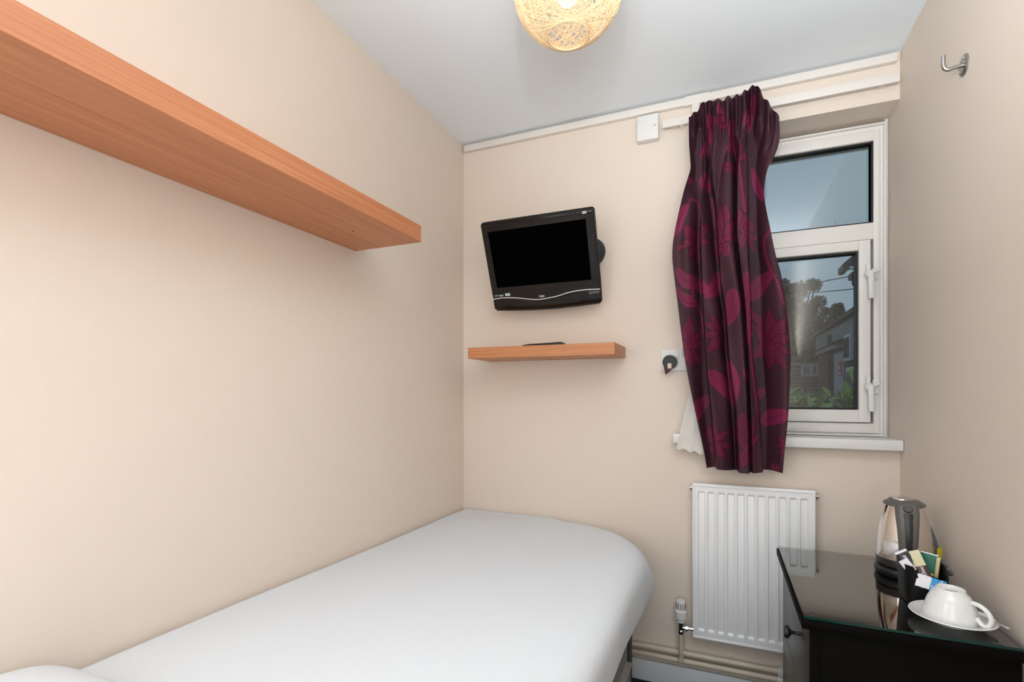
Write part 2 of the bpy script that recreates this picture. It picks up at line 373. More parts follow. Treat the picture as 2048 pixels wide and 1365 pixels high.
bm = bmesh.new(); tube(bm, smooth_path([(-.004, 0, 0), (-.020, 0, -.002), (-.032, 0, -.004), (-.040, 0, .001), (-.043, 0, .012), (-.043, 0, .034)], 6), .0048, 14); link('hook_arm', bm, M_steel, t, True, 40)
bm = bmesh.new(); lathe(bm, [(.0035, 0), (.0035, .002), (0, .003)], 12, (-.005, .011, -.012), (-1, 0, 0)); link('screw', bm, M_chrome, t, True); bm = bmesh.new(); lathe(bm, [(.0035, 0), (.0035, .002), (0, .003)], 12, (-.005, -.010, .012), (-1, 0, 0)); link('screw', bm, M_chrome, t, True)

# socket, plug, switch box, riser
t = thing('electrical_socket', (-.152, YB, H+.090), 'white double switched socket beside the curtain', 'socket')
bm = bmesh.new(); box(bm, -.073, .073, -.011, 0, 0, .086, .002); link('socket_plate', bm, M_plastic, t, True, 40)
for x in (-.0095, .0125):
    bm = bmesh.new(); box(bm, x-.006, x+.006, -.014, -.010, .056, .080, .001); o = link('rocker_switch', bm, M_plastic if x < 0 else mat('grey_switch', (.62, .58, .55, 1), .4), t, True, 40)
t = thing('power_plug', (-.190, YB-.011, H+.124), 'round black plug pushed into the white double socket', 'plug')
M_plug = mat('plug_black', (0.02, 0.022, 0.026, 1), .45)
bm = bmesh.new(); lathe(bm, [(.0275, 0), (.0275, .022), (.0255, .026), (0, .0265)], 40, (0, 0, 0), (0, -1, 0)); link('plug_body', bm, M_plug, t, True, 40)
bm = bmesh.new(); box(bm, -.007, .008, -.031, -.026, -.026, -.006, .001); o = link('plug_tag', bm, mat('pink_tag', (.72, .56, .48, 1), .5), t, True, 40); o['label'] = 'pale pink tag'
bm = bmesh.new(); vs = [bm.verts.new(p) for p in ((-.023, -.026, -.014), (-.008, -.028, -.012), (-.008, -.028, -.030), (.010, -.026, -.030), (-.015, -.024, -.052))]
bm.faces.new(vs[:3]+[vs[4]]); bm.faces.new((vs[2], vs[3], vs[4])); bmesh.ops.solidify(bm, geom=bm.faces[:], thickness=.002); link('plug_strap', bm, mat('plum_strap', (.16, .07, .075, 1), .5), t)
t = thing('cable_riser', (-.135, YB, H+.176), 'narrow white cable trunking rising from the socket behind the curtain', 'trunking')
bm = bmesh.new(); box(bm, -.013, .012, -.012, 0, 0, .56, .0015); o = link('trunking_run', bm, M_trunk, t, True, 40)
B('switch_plate', (-.028, -.014, -.012, 0, .175, .29), M_plastic, t, bev=.0015)

# ------------------------------------------------------------------ radiator, valve, pipes
M_rad = mat('radiator_enamel', (0.90, 0.90, 0.90, 1), .28)
RX0, RX1, RZ0, RZ1 = -.105, .308, H-.945, H-.347
t = thing('radiator', (.10, YB, RZ0), 'white ribbed panel radiator under the window', 'radiator')
W = RX1-RX0; Hh = RZ1-RZ0
nx, nz_ = 331, 150
X = np.linspace(0, W, nx); Z = np.linspace(0, Hh, nz_)
def sm(a, b, x): tt = np.clip((x-a)/(b-a), 0, 1); return tt*tt*(3-2*tt)
px = np.zeros(nx)
for i in range(11):
    c = .034+i*.0343
    px += sm(c-.0125, c-.0085, X)*(1-sm(c+.0085, c+.0125, X))
pz = sm(.032, .046, Z)*(1-sm(Hh-.040, Hh-.030, Z))
edge = np.minimum(np.minimum(X[None, :], W-X[None, :]), np.minimum(Z[:, None], Hh-Z[:, None]))
dep = .0085*pz[:, None]*px[None, :]
lip = -.0025*(1-sm(.007, .011, edge))+.006*(1-sm(0, .003, edge))
Yv = -.052+dep+lip
V = np.stack([np.repeat((X-.205)[None, :], nz_, 0), Yv, np.repeat(Z[:, None], nx, 1)], -1).reshape(-1, 3)
idx = np.arange(nx*nz_).reshape(nz_, nx)
F = np.stack([idx[:-1, :-1], idx[:-1, 1:], idx[1:, 1:], idx[1:, :-1]], -1).reshape(-1, 4)
npmesh('front_panel', V, F, M_rad, t)
bm = bmesh.new(); box(bm, -.205, W-.205, -.046, -.036, 0, Hh, .003); link('rear_panel', bm, M_rad, t, True, 40)
for x in (-.205, W-.205):
    bm = bmesh.new(); s = -1 if x < 0 else 1
    box(bm, min(x-.002*s, x+.006*s), max(x-.002*s, x+.006*s), -.044, -.020, Hh-.032, Hh-.010, .001)
    lathe(bm, [(.006, 0), (.006, .008), (0, .008)], 6, (x+.002*s, -.040, Hh-.021), (s, 0, 0)); o = link('vent_plug', bm, M_steel, t, True, 30)
for x in (-.12, .12):
    bm = bmesh.new(); box(bm, x-.015, x+.015, -.037, 0, .08, Hh-.08); link('bracket', bm, M_rad, t)
t = thing('radiator_valve', (-.146, 2.050, H-1.055), 'white thermostatic radiator valve at the lower left of the radiator', 'valve')
bm = bmesh.new(); prof = [(.013, .162), (.017, .166), (.017, .176), (.0225, .180), (.0235, .200), (.0235, .208), (.0185, .212), (.0180, .245), (.015, .249), (0, .250)]
lathe(bm, prof, 40); hd = link('thermostat_head', bm, M_plastic, t, True, 40)
bm = bmesh.new()
for a in range(14):
    an = a/14*2*PI+.2; c_, s_ = math.cos(an), math.sin(an)
    box(bm, .0178, .0190, -.0011, .0011, .218, .240, rot=Matrix.Rotation(an, 4, 'Z'))
link('head_slots', bm, mat('slot_grey', (.12, .12, .13, 1), .5), hd)
bm = bmesh.new(); lathe(bm, [(.010, .118), (.012, .122), (.012, .130), (.009, .134), (.009, .158), (.013, .160), (.013, .163)], 24)
tube(bm, [(0, 0, .143), (.020, 0, .143)], .007, 14); lathe(bm, [(.0105, 0), (.0105, .010)], 6, (.016, 0, .143), (1, 0, 0)); tube(bm, [(.024, 0, .143), (.046, 0, .143)], .0065, 14)
link('valve_body', bm, M_chrome, t, True, 30)
bm = bmesh.new(); tube(bm, [(0, 0, .120), (0, .002, .06), (0, .006, .02), (0, .012, .008)], .0082, 14); lathe(bm, [(.0105, 0), (.0105, .018)], 20, (0, .008, .006), (0, 0, 1)); link('valve_tail', bm, M_pipe, t, True, 40)
M_dirt = mat('scuff', (.05, .03, .02, 1), .8)
for z, lab in ((H-1.024, 'upper of the two cream heating pipes above the skirting board'), (H-1.055, 'lower of the two cream heating pipes above the skirting board')):
    t = thing('heating_pipe', (-.3, 2.076, z), lab, 'pipe')
    bm = bmesh.new(); tube(bm, [(XL+.32, 0, 0), (.48, 0, 0), (XR+.29, 0, 0)], .0105, 20); link('pipe_run', bm, M_pipe, t, True, 60)
    bm = bmesh.new(); box(bm, .49, .515, -.013, .024, -.014, .014, .003); link('pipe_clip', bm, M_plastic, t, True, 30)

# ------------------------------------------------------------------ bed
M_sheet = mat('white_bed_cotton', (0.74, 0.77, 0.805, 1), .85, spec=.2, bump=.12, bscale=14, sheen=.1)
M_base = mat('divan_fabric', (0.33, 0.31, 0.30, 1), .7, bump=.2, bscale=300)
M_matt = mat('mattress_ticking', (0.72, 0.72, 0.72, 1), .8)
t = thing('bed', (-.70, 1.0, 0), 'single divan bed against the left wall under the duvet', 'bed')
B('divan_base', (-.42, .395, -.92, .78, .04, .42), M_base, t, bev=.006)
bm = bmesh.new(); box(bm, -.42, .43, -.93, .74, .42, .60, .03, 4); link('mattress', bm, M_matt, t, True, 60)
bm = bmesh.new(); box(bm, -.42, .398, .78, .86, .02, .44, .003); link('end_panel', bm, M_black, t, True, 40)
for y in (-.35, .60):
    bm = bmesh.new(); box(bm, .395, .412, y-.36 if y < 0 else y-.52, y+.14, .07, .235, .003); dr = link('drawer', bm, M_base, t, True, 40)
    bm = bmesh.new(); box(bm, .392, .416, y-.36 if y < 0 else y-.52, y+.15, .236, .240); o = link('drawer_rail', bm, mat('brass_rail', (.45, .42, .38, 1), .4, metal=.3), dr)
for sx in (-.38, .34):
    for sy in (-.85, .72):
        bm = bmesh.new(); lathe(bm, [(.022, 0), (.022, .01), (.014, .014), (.014, .04)], 20, (sx, sy, 0)); link('leg', bm, M_black, t, True, 40)
# duvet: nested closed outlines from the hem up over the edge and across the top
dv = thing('duvet', (-.68, 1.0, H-.55), 'smooth white duvet covering the bed and hanging over its side', 'duvet')
def d_outline(cr_=.36):
    x0, x1, y0, y1 = XL+.004, -.222, .06, 2.094
    pts = []
    def arc(cx, cy, rx, ry, a0, a1, k): pts.extend([(cx+rx*math.cos(a), cy+ry*math.sin(a)) for a in np.linspace(a0, a1, k)])
    def seg(p, q, k): pts.extend([(p[0]+(q[0]-p[0])*i/k, p[1]+(q[1]-p[1])*i/k) for i in range(1, k)])
    arc(x1-.06, y0+.06, .06, .06, -PI/2, 0, 10); seg((x1, y0+.06), (x1, y1-cr_*1.1), 60)
    arc(x1-cr_, y1-cr_*1.1, cr_, cr_*1.1, 0, PI/2, 50); seg((x1-cr_, y1), (x0+.03, y1), 30)
    arc(x0+.03, y1-.03, .03, .03, PI/2, PI, 6); seg((x0, y1-.03), (x0, y0+.03), 70)
    arc(x0+.03, y0+.03, .03, .03, PI, 1.5*PI, 6); seg((x0+.03, y0), (x1-.06, y0), 30)
    return np.array(pts)
lays = [(0, -.693), (-.001, -.690), (.000, -.66), (.002, -.63), (.004, -.60), (.008, -.575), (.014, -.556), (.024, -.541), (.038, -.530), (.058, -.522), (.085, -.516), (.12, -.512), (.17, -.509), (.23, -.507), (.28, -.5065)]
V = []
ctr_x = (XL-.222)/2
for d_, z_ in lays:
    low = np.clip((-.55-z_)/.12, 0, 1)
    OUT = d_outline(.36-.09*low); NO = len(OUT); P = OUT.copy()
    yc = (.06+2.094)/2; L = 2.094-yc
    P[:, 0] = ctr_x+(OUT[:, 0]-ctr_x)*(1-d_/.454); P[:, 1] = yc+(OUT[:, 1]-yc)*(1-d_/L)
    zz = np.full(NO, z_)
    wallside = np.clip(1-(OUT[:, 0]-XL)/.05, 0, 1)               # edge tucked against the wall stays high
    k = np.maximum(wallside, np.clip((OUT[:, 1]-2.0)/.09, 0, 1)*np.clip((-.45-OUT[:, 0])/.25, 0, 1))
    zz = zz*(1-k)+np.maximum(zz, -.516 if d_ > .004 else z_)*k
    zz = zz-.017*(P[:, 1]-.5)*np.clip((z_+.69)/.08, 0, 1)
    side = (OUT[:, 0] > -.6)*low; al = OUT[:, 1]
    P[:, 0] += side*(.003*np.sin(al*7+1)+.0015*np.sin(al*17)-.022*np.clip((1.76-al)/.57, 0, 1.6))
    fade = np.clip((.26-d_)/.1, 0, 1)
    zz += fade*(.0014*np.sin(P[:, 0]*9+P[:, 1]*6)+.0010*np.sin(P[:, 1]*13-P[:, 0]*17)*(z_ > -.545))
    V.append(np.stack([P[:, 0]+.68, P[:, 1]-1.0, zz+.55], -1))
V = np.concatenate(V); F = []
for l in range(len(lays)-1):
    for k in range(NO): F.append((l*NO+k, l*NO+(k+1) % NO, (l+1)*NO+(k+1) % NO, (l+1)*NO+k))
F.append(tuple(range((len(lays)-1)*NO, len(lays)*NO)))
o = npmesh('duvet_cover', V, F, M_sheet, dv)
sd = o.modifiers.new('thickness', 'SOLIDIFY'); sd.thickness = .006; sd.offset = -1
# pillow
pl = thing('pillow', (-.80, .25, H-.487), 'white pillow at the near head end of the bed', 'pillow')
n1, n2 = 60, 44; V = []; hw, hl = .318, .262
for side in (1, -1):
    for i in range(n1+1):
        for j in range(n2+1):
            u = -1+2*i/n1; v = -1+2*j/n2
            pin = 1-.05*(abs(u)**3*(1-abs(v)**2)*0+abs(v)**2*(1-abs(u)**4))
            px_ = u*hw*(1-.05*(1-v*v)*0-.0*(1-abs(v)))*1.0; py_ = v*hl*(1-.04*abs(u)**4)
            th = ((1-abs(u)**5)*(1-abs(v)**3.5))**.6
            V.append((px_, py_, side*(.058 if side > 0 else .014)*th))
F = []
for s in (0, 1):
    b0 = s*(n1+1)*(n2+1)
    for i in range(n1):
        for j in range(n2):
            q = (b0+i*(n2+1)+j, b0+(i+1)*(n2+1)+j, b0+(i+1)*(n2+1)+j+1, b0+i*(n2+1)+j+1); F.append(q if s == 0 else q[::-1])
npmesh('pillow_case', V, F, M_sheet, pl)

# ------------------------------------------------------------------ ceiling lamp
M_jute = mat('woven_straw', (0.86, 0.63, 0.38, 1), .6, spec=.3)
M_bulb = mat('bulb_glow', (1, 1, 1, 1), .4, emit=(1, .96, .90, 1), estr=4.5)
zcL = 1.2; u = (1136-1024)/1000
LX = zcL*(u*math.cos(YAW)-math.sin(YAW)); LY = zcL*(u*math.sin(YAW)+math.cos(YAW)); LZ = H+.980; LR = .131
t = thing('pendant_lamp', (LX, LY, LZ), 'round woven straw pendant lampshade hanging close to the ceiling', 'ceiling lamp')
V = []; F = []; th0 = math.asin(.37)
def strand(n, r, rad, seg=110):
    """great circle with pole n"""
    n = Vector(n).normalized(); a = n.orthogonal().normalized(); b = n.cross(a); base = len(V)
    for i in range(seg):
        an = 2*PI*i/seg; p = a*math.cos(an)+b*math.sin(an); q = n
        for k in range(3):
            f = 2*PI*k/3; V.append(p*(r+rad*math.cos(f))+q*rad*math.sin(f))
    for i in range(seg):
        j = (i+1) % seg
        for k in range(3):
            k2 = (k+1) % 3; F.append((base+i*3+k, base+j*3+k, base+j*3+k2, base+i*3+k2))
rl = random.Random(3)
for i in range(210):
    incl = (PI/2-th0)*(1 if rl.random() < .45 else (rl.uniform(.55, 1)))   # max latitude
    az = rl.uniform(0, 2*PI)
    strand((math.sin(incl)*math.cos(az), math.sin(incl)*math.sin(az), math.cos(incl)), LR+rl.uniform(-.0015, .0015), rl.uniform(.0005, .0009))
npmesh('woven_shade', V, F, M_jute, t, False)
for s in (-1, 1):
    bm = bmesh.new(); tube(bm, [(LR*math.sin(th0)*math.cos(a), LR*math.sin(th0)*math.sin(a), s*LR*math.cos(th0)) for a in np.linspace(0, 2*PI, 49)[:-1]], .0016, 8, closed=True); link('shade_ring', bm, M_jute, t, True)
bm = bmesh.new(); lathe(bm, [(.0, -.045), (.018, -.042), (.030, -.028), (.034, -.008), (.028, .016), (.016, .036), (.013, .048)], 32); link('bulb', bm, M_bulb, t, True)
bm = bmesh.new(); lathe(bm, [(.017, .045), (.019, .06), (.018, .088), (.008, .094)], 24); tube(bm, [(0, 0, .09), (0, 0, .180)], .003, 10); link('lamp_holder', bm, M_plastic, t, True, 40)
bm = bmesh.new(); lathe(bm, [(.045, .196), (.045, .189), (.030, .176), (0, .174)], 36); link('ceiling_rose', bm, M_plastic, t, True, 40)
bm = bmesh.new()
for a in (0, 2*PI/3, 4*PI/3): tube(bm, [(0, 0, .088), (LR*math.sin(th0)*math.cos(a), LR*math.sin(th0)*math.sin(a), LR*math.cos(th0))], .0012, 6)
link('shade_spider', bm, M_plastic, t)

# ------------------------------------------------------------------ curtain
# cloth coordinates: P = 1345..1580 across, Q = 190..945 down (a woven repeat drawn on the cloth)
NS, NTt = 420, 900
Qrow = np.linspace(190, 943, NTt)
eq = [190, 240, 275, 300, 350, 430, 480, 530, 600, 680, 740, 820, 900, 943]
el = [1378, 1378, 1380, 1380, 1367, 1350, 1345, 1349, 1357, 1366, 1375, 1390, 1406, 1413]
er = [1558, 1558, 1547, 1534, 1529, 1541, 1550, 1562, 1572, 1579, 1579, 1575, 1568, 1565]
L_ = cr_interp(Qrow, eq, el); R_ = cr_interp(Qrow, eq, er)
s = np.linspace(0, 1, NS)
Pm = L_[:, None]+(R_-L_)[:, None]*s[None, :]; Qm = np.repeat(Qrow[:, None], NS, 1)
mask = np.zeros_like(Pm); line = np.zeros_like(Pm)
def petal(bx, by, tx, ty, wd, veins=5, sharp=1.0):
    L = math.hypot(tx-bx, ty-by); dx, dy = (tx-bx)/L, (ty-by)/L
    a = ((Pm-bx)*dx+(Qm-by)*dy)/L; c = (-(Pm-bx)*dy+(Qm-by)*dx)
    aa = np.clip(a, 0, 1); prof = wd*np.sin(PI*aa**.8)**.75 if sharp == 1 else wd*np.sin(PI*aa**1.15)**(.8)
    prof = np.maximum(prof, 1e-3); ins = (a > 0) & (a < 1) & (np.abs(c) < prof)
    mask[ins] = 1; line[ins] = 0
    if veins:
        q = c/prof*veins; v = np.abs(q-np.round(q)) < .20
        e = np.abs(c) > prof-1.4
        line[ins & ((v & (a > .08) & (a < .93)) | e)] = 1
    else:
        line[ins & (np.abs(c) < .7)] = 1
def leaf(pts, wd, mid=True):
    P = np.array([(p.x, p.y) for p in smooth_path([(a, b, 0) for a, b in pts], 10 if mid else 40)]); n = len(P)
    best = np.full(Pm.shape, 1e9); ta = np.zeros(Pm.shape); sg = np.zeros(Pm.shape)
    lo = P.min(0)-wd-2; hi = P.max(0)+wd+2
    sel = (Pm > lo[0]) & (Pm < hi[0]) & (Qm > lo[1]) & (Qm < hi[1])
    X_, Y_ = Pm[sel], Qm[sel]; b_ = np.full(X_.shape, 1e9); t_ = np.zeros(X_.shape)
    for i in range(n):
        d2 = np.hypot(X_-P[i, 0], Y_-P[i, 1]); u_ = d2 < b_; b_[u_] = d2[u_]; t_[u_] = i/(n-1)
    prof = wd*np.sin(PI*np.clip(t_, .001, .999))**.6 if mid else np.full(t_.shape, wd)
    ins = b_ < prof; m2 = mask[sel]; l2 = line[sel]; m2[ins] = 1; l2[ins] = 0
    if mid: l2[ins & (b_ < .9)] = 1
    mask[sel] = m2; line[sel] = l2
# stems
for pts in ([(1541, 424), (1532, 450), (1531, 480), (1541, 520), (1556, 552), (1566, 590)], [(1382, 372), (1398, 390), (1402, 440)], [(1425, 375), (1430, 430), (1436, 500)], [(1360, 565), (1385, 585), (1402, 620), (1408, 660)],
            [(1387, 560), (1387, 592)], [(1489, 560), (1500, 640), (1512, 760), (1520, 830)], [(1455, 710), (1462, 760), (1472, 810)], [(1425, 900), (1432, 940)], [(1480, 330), (1486, 380), (1492, 430)]):
    leaf(pts, 2.4, False)
leaf([(1377, 376), (1362, 405), (1347, 445)], 12); leaf([(1404, 325), (1412, 345), (1420, 362)], 13)
petal(1467, 346, 1448, 312, 9, 2); petal(1467, 346, 1474, 316, 8, 2); leaf([(1508, 308), (1516, 335), (1528, 362)], 10); leaf([(1372, 318), (1384, 330)], 6)
leaf([(1354, 512), (1372, 545), (1402, 562), (1425, 585)], 13); leaf([(1352, 552), (1375, 590), (1398, 600)], 8)
leaf([(1438, 528), (1436, 560), (1415, 594)], 12); leaf([(1545, 530), (1525, 560), (1510, 602)], 13); leaf([(1466, 573), (1470, 610), (1458, 650)], 13)
leaf([(1494, 545), (1502, 580), (1496, 620)], 9); leaf([(1504, 612), (1506, 650), (1494, 690)], 10); leaf([(1418, 205), (1424, 235), (1420, 262)], 9); leaf([(1440, 200), (1445, 225)], 7)
leaf([(1512, 200), (1500, 240), (1492, 262)], 11); leaf([(1470, 220), (1466, 262), (1472, 300)], 8); leaf([(1408, 262), (1412, 290)], 9)
leaf([(1414, 742), (1440, 762), (1468, 800)], 15); leaf([(1462, 715), (1474, 760), (1470, 812)], 8); leaf([(1390, 842), (1400, 812), (1420, 795)], 14); leaf([(1525, 852), (1548, 832), (1580, 815)], 15)
leaf([(1490, 735), (1498, 762)], 6); leaf([(1455, 300), (1462, 285)], 6); leaf([(1530, 775), (1520, 800)], 7)
leaf([(1552, 945), (1551, 925)], 6)
for bx, by, ps in ((1398, 474, [(1368, 428, 13), (1352, 470, 10), (1420, 434, 10), (1424, 474, 9), (1397, 520, 8), (1378, 505, 8), (1404, 425, 8)]),
                   (1447, 476, [(1434, 425, 11), (1456, 405, 13), (1476, 432, 10), (1482, 470, 9), (1462, 512, 10), (1437, 516, 8), (1422, 492, 8), (1445, 395, 8)]),
                   (1488, 472, [(1482, 420, 9), (1510, 424, 13), (1524, 452, 10), (1516, 494, 11), (1490, 505, 8)]),
                   (1374, 688, [(1380, 622, 15), (1405, 655, 10), (1408, 680, 10), (1404, 725, 10), (1384, 728, 10), (1357, 660, 9)]),
                   (1448, 668, [(1412, 640, 9), (1410, 668, 10), (1418, 706, 11), (1425, 622, 9), (1452, 618, 9), (1456, 700, 9), (1432, 634, 8)]),
                   (1545, 688, [(1510, 622, 15), (1518, 660, 14), (1512, 715, 16), (1542, 610, 14), (1570, 618, 12), (1582, 650, 11), (1580, 690, 11), (1570, 728, 13), (1540, 742, 12)]),
                   (1424, 893, [(1430, 842, 10), (1458, 862, 10), (1470, 893, 10), (1454, 918, 12), (1416, 855, 9), (1430, 925, 8)]),
                   (1490, 895, [(1485, 820, 15), (1512, 830, 13), (1470, 850, 10), (1520, 870, 11), (1510, 925, 12), (1484, 935, 12)]),
                   (1572, 890, [(1556, 868, 8), (1552, 885, 8), (1560, 905, 8)]), (1440, 245, [(1425, 222, 7), (1452, 215, 8), (1462, 240, 7)]),
                   (1475, 330, [(1486, 290, 8), (1498, 318, 8)])):
    for tx, ty, wd in ps: petal(bx, by, tx, ty, wd, 4 if wd > 9 else 3)
# lotus heart marks
for cx, cy in ((1447, 658), (1512, 652)):
    rr = np.hypot((Pm-cx)/7, (Qm-cy)/11); an = np.arctan2(Qm-cy, Pm-cx); mm = (rr < 1+.25*np.sin(an*7)) & (rr > .35); line[mm & (np.sin(an*9+rr*8) > 0)] = 1; mask[rr < 1] = 1
ground = np.array([0.056, 0.020, 0.030]); mag = np.array([0.195, 0.019, 0.062]); dk = np.array([0.040, 0.006, 0.015])
wv = (np.sin(Pm*2.9)*np.sin(Qm*2.9))*.06+rng.normal(0, .04, Pm.shape)
shade_var = .9+.12*np.sin(Pm*.05+Qm*.021)
col = np.where(mask[..., None] > .5, mag, ground); col = np.where((line[..., None] > .5) & (mask[..., None] > .5), dk, col)
col = np.clip(col*(1+wv[..., None])*shade_var[..., None], 0, 1)
# shape
dist = 2.0
def unproj(P, Q, y):
    a = (P-1024)/1000; b = (787-Q)/1000; dx = a*math.cos(YAW)-math.sin(YAW); dy = a*math.sin(YAW)+math.cos(YAW)
    return dx*y/dy, b*y/dy
ts = (Qrow-190)/753
xl, _ = unproj(L_, Qrow, dist); xr, _ = unproj(R_, Qrow, dist)
zrow = 1.085-(1.085+.280)*ts                   # straight vertical drop
# the edge tables were read at the outline's own height
S_ = np.repeat(s[None, :], NTt, 0); T_ = np.repeat(ts[:, None], NS, 1)
x = xl[:, None]+(xr-xl)[:, None]*S_
topz = np.interp(s, [0, .05, .12, .17, .4, .60, .68, .76, .84, 1], [1.036, 1.046, 1.058, 1.078, 1.068, 1.072, 1.088, 1.086, 1.040, .975])
topz = topz+.0025*np.sin(s*70)+.002*np.sin(s*43+1)
bot = -.283+.004*np.sin(s*9)
z = topz[None, :]+(bot-topz)[None, :]*T_
hdr = np.exp(-(T_/.10)**2)                      # pleats of the heading
def fold(qs, ps): return np.interp(Qrow, qs, ps)[:, None]
lines = [((190, 300, 430, 600, 740, 943), (1404, 1404, 1401, 1406, 1413, 1429), 19, 3.0, 1.0),
         ((190, 300, 355, 470, 560, 618, 700, 809, 943), (1426, 1424, 1424, 1437, 1443, 1454, 1459, 1472, 1478), 14, 2.5, 1.0),
         ((190, 312, 473, 531, 604, 736, 853, 943), (1470, 1473, 1473, 1480, 1490, 1499, 1504, 1506), 6, 2.5, .6),
         ((190, 385, 473, 546, 600, 706, 800, 943), (1497, 1501, 1502, 1507, 1510, 1513, 1522, 1529), -24, 2.5, 1.15)]
body = np.zeros_like(x)
for qs, ps, wl, ws, amp in lines:
    ln = fold(qs, ps)
    dd = (Pm-ln)*(1 if wl > 0 else -1); wl = abs(wl)       # broad slope on one side of the fold, sharp edge on the other
    body += amp*np.where(dd > 0, np.exp(-(dd/ws)**2), np.exp(-(dd/wl)**2))
body += .10*np.sin(S_*2*PI*2.6+T_*2)+.05*np.sin(S_*2*PI*5.3-T_*3)
fade = np.clip((T_)/.05, 0, 1)*(1-.25*np.clip((T_-.85)/.15, 0, 1))
ple = np.sin(S_*2*PI*11+.8*np.sin(S_*9))*.012*hdr+np.sin(S_*2*PI*23)*.0025*np.exp(-((T_-.075)/.03)**2)
pinch = -.010*np.exp(-((T_-.10)/.02)**2)
gath = .028*np.sin(PI*np.clip(S_, 0, 1))+.022*np.exp(-((S_-.78)/.12)**2)*np.exp(-(T_/.15)**2)
y = 1.988-gath*.7+.090*body*fade+ple-pinch*0.8
y = 2.046-np.log1p(np.exp((2.046-y)/.004))*.004
# heading stands on the track, keep it just in front
x = x+.004*np.sin(S_*2*PI*5+T_*4)*np.clip(T_/.1, 0, 1)*np.sin(PI*S_)
V = np.stack([x, y, z+H], -1).reshape(-1, 3)
idx = np.arange(NS*NTt).reshape(NTt, NS); F = np.stack([idx[:-1, :-1], idx[1:, :-1], idx[1:, 1:], idx[:-1, 1:]], -1).reshape(-1, 4)
M_curt = mat('plum_jacquard', (1, 1, 1, 1), .5, spec=.22)
tn = M_curt.node_tree; an_ = tn.nodes.new('ShaderNodeVertexColor'); an_.layer_name = 'weave'
tn.links.new(an_.outputs[0], tn.nodes['Principled BSDF'].inputs['Base Color'])
cu = thing('curtain', (.05, 2.03, H+1.06), 'gathered plum curtain with magenta flowers hanging in front of the window', 'curtain')
V0 = V-np.array([.05, 2.03, H+1.06])
me = bpy.data.meshes.new('curtain_panel'); me.vertices.add(len(V0)); me.vertices.foreach_set('co', V0.astype(np.float32).ravel())
me.loops.add(F.size); me.loops.foreach_set('vertex_index', F.astype(np.int32).ravel()); me.polygons.add(len(F))
me.polygons.foreach_set('loop_start', np.arange(0, F.size, 4, dtype=np.int32)); me.update(calc_edges=True)
ca = me.color_attributes.new('weave', 'FLOAT_COLOR', 'POINT'); ca.data.foreach_set('color', np.concatenate([col.reshape(-1, 3), np.ones((NS*NTt, 1))], 1).astype(np.float32).ravel())
me.polygons.foreach_set('use_smooth', np.ones(len(F), dtype=bool)); me.materials.append(M_curt); me.validate()
o = bpy.data.objects.new('curtain_panel', me); C.objects.link(o); o.parent = cu
# white lining trailing out at the lower left
M_lin = mat('stained_white_lining', (0.74, 0.69, 0.64, 1), .8, var=.10, vscale=14)
V = []; ni, nj = 40, 50
for j in range(nj+1):
    tt = j/nj; zz = H+.02-tt*.235
    xa = -.105-.058*tt**.8; xb = -.04
    for i in range(ni+1):
        ss = i/ni; V.append((xa+(xb-xa)*ss-.05, 2.0490-.0018*math.sin(ss*16+tt*2)*tt-2.03, zz-.022*ss*tt+(-.004*math.sin(ss*20))*tt-(H+1.06)))
F = [(j*(ni+1)+i, (j+1)*(ni+1)+i, (j+1)*(ni+1)+i+1, j*(ni+1)+i+1) for j in range(nj) for i in range(ni)]
o = npmesh('lining', V, F, M_lin, cu); o['label'] = 'grubby white lining'

# ------------------------------------------------------------------ bedside chest with glass top
M_wenge = mat('black_brown_veneer', (0.003, 0.0025, 0.002, 1), .6, spec=.06, var=.3, vscale=20)
M_wfront = mat('drawer_front_black', (0.018, 0.017, 0.017, 1), .34, spec=.6)
M_gtop = mat('clear_glass_top', (0.90, 0.96, 0.94, 1), 0.0, trans=1, ior=1.52)
M_gedge = mat('green_glass_edge', (0.004, 0.040, 0.030, 1), .15, trans=.15)
DZ = H-.5
ch = thing('chest_of_drawers', (.36, 1.565, 0), 'small black chest of drawers against the right wall', 'chest of drawers')
def cp(name, ext, m, bev=.001, parent=ch):
    x0, x1, y0, y1, z0, z1 = ext; return B(name, (x0-.36, x1-.36, y0-1.565, y1-1.565, z0, z1), m, parent, bev=bev)
cp('top_board', (.166, .552, 1.283, 1.846, DZ-.0275, DZ-.0075), M_wenge)
cp('carcass', (.202, .548, 1.300, 1.830, .03, DZ-.0275), M_wenge)
cp('side_panel', (.183, .202, 1.297, 1.303, .03, DZ-.0275), M_wenge, bev=.0005)
cp('plinth', (.22, .54, 1.32, 1.82, 0, .03), M_wenge)
zt = DZ-.0285; hgt = .228
for k in range(2):
    z1 = zt-k*(hgt+.004)
    dr = cp('drawer', (.183, .201, 1.3035, 1.830, z1-hgt, z1), M_wfront)
    bm = bmesh.new(); zz = DZ-.105-k*(hgt+.004) if True else 0
    zz = H-.618-k*(hgt+.004)
    lathe(bm, [(.006, 0), (.0045, .004), (.0045, .016), (.009, .020), (.0155, .024), (.0165, .028), (.013, .034), (0, .036)], 28, (.183-.36, 1.470-1.565, zz), (-1, 0, 0))
    link('knob', bm, mat('knob_black', (.015, .015, .016, 1), .35), dr, True, 50)
gl = thing('glass_top', (.357, 1.565, DZ-.0055), 'clear glass sheet lying on top of the black chest', 'glass')
bm = bmesh.new(); box(bm, -.187, .187, -.278, .278, 0, .0055)
for f in bm.faces: f.material_index = 0 if abs(f.normal.z) > .5 else 1
bm.normal_update()
for f in bm.faces: f.material_index = 0 if abs(f.normal.z) > .5 else 1
link('glass_sheet', bm, [M_gtop, M_gedge], gl)
M_pad = mat('clear_pad', (.55, .55, .52, 1), .2, trans=.5)
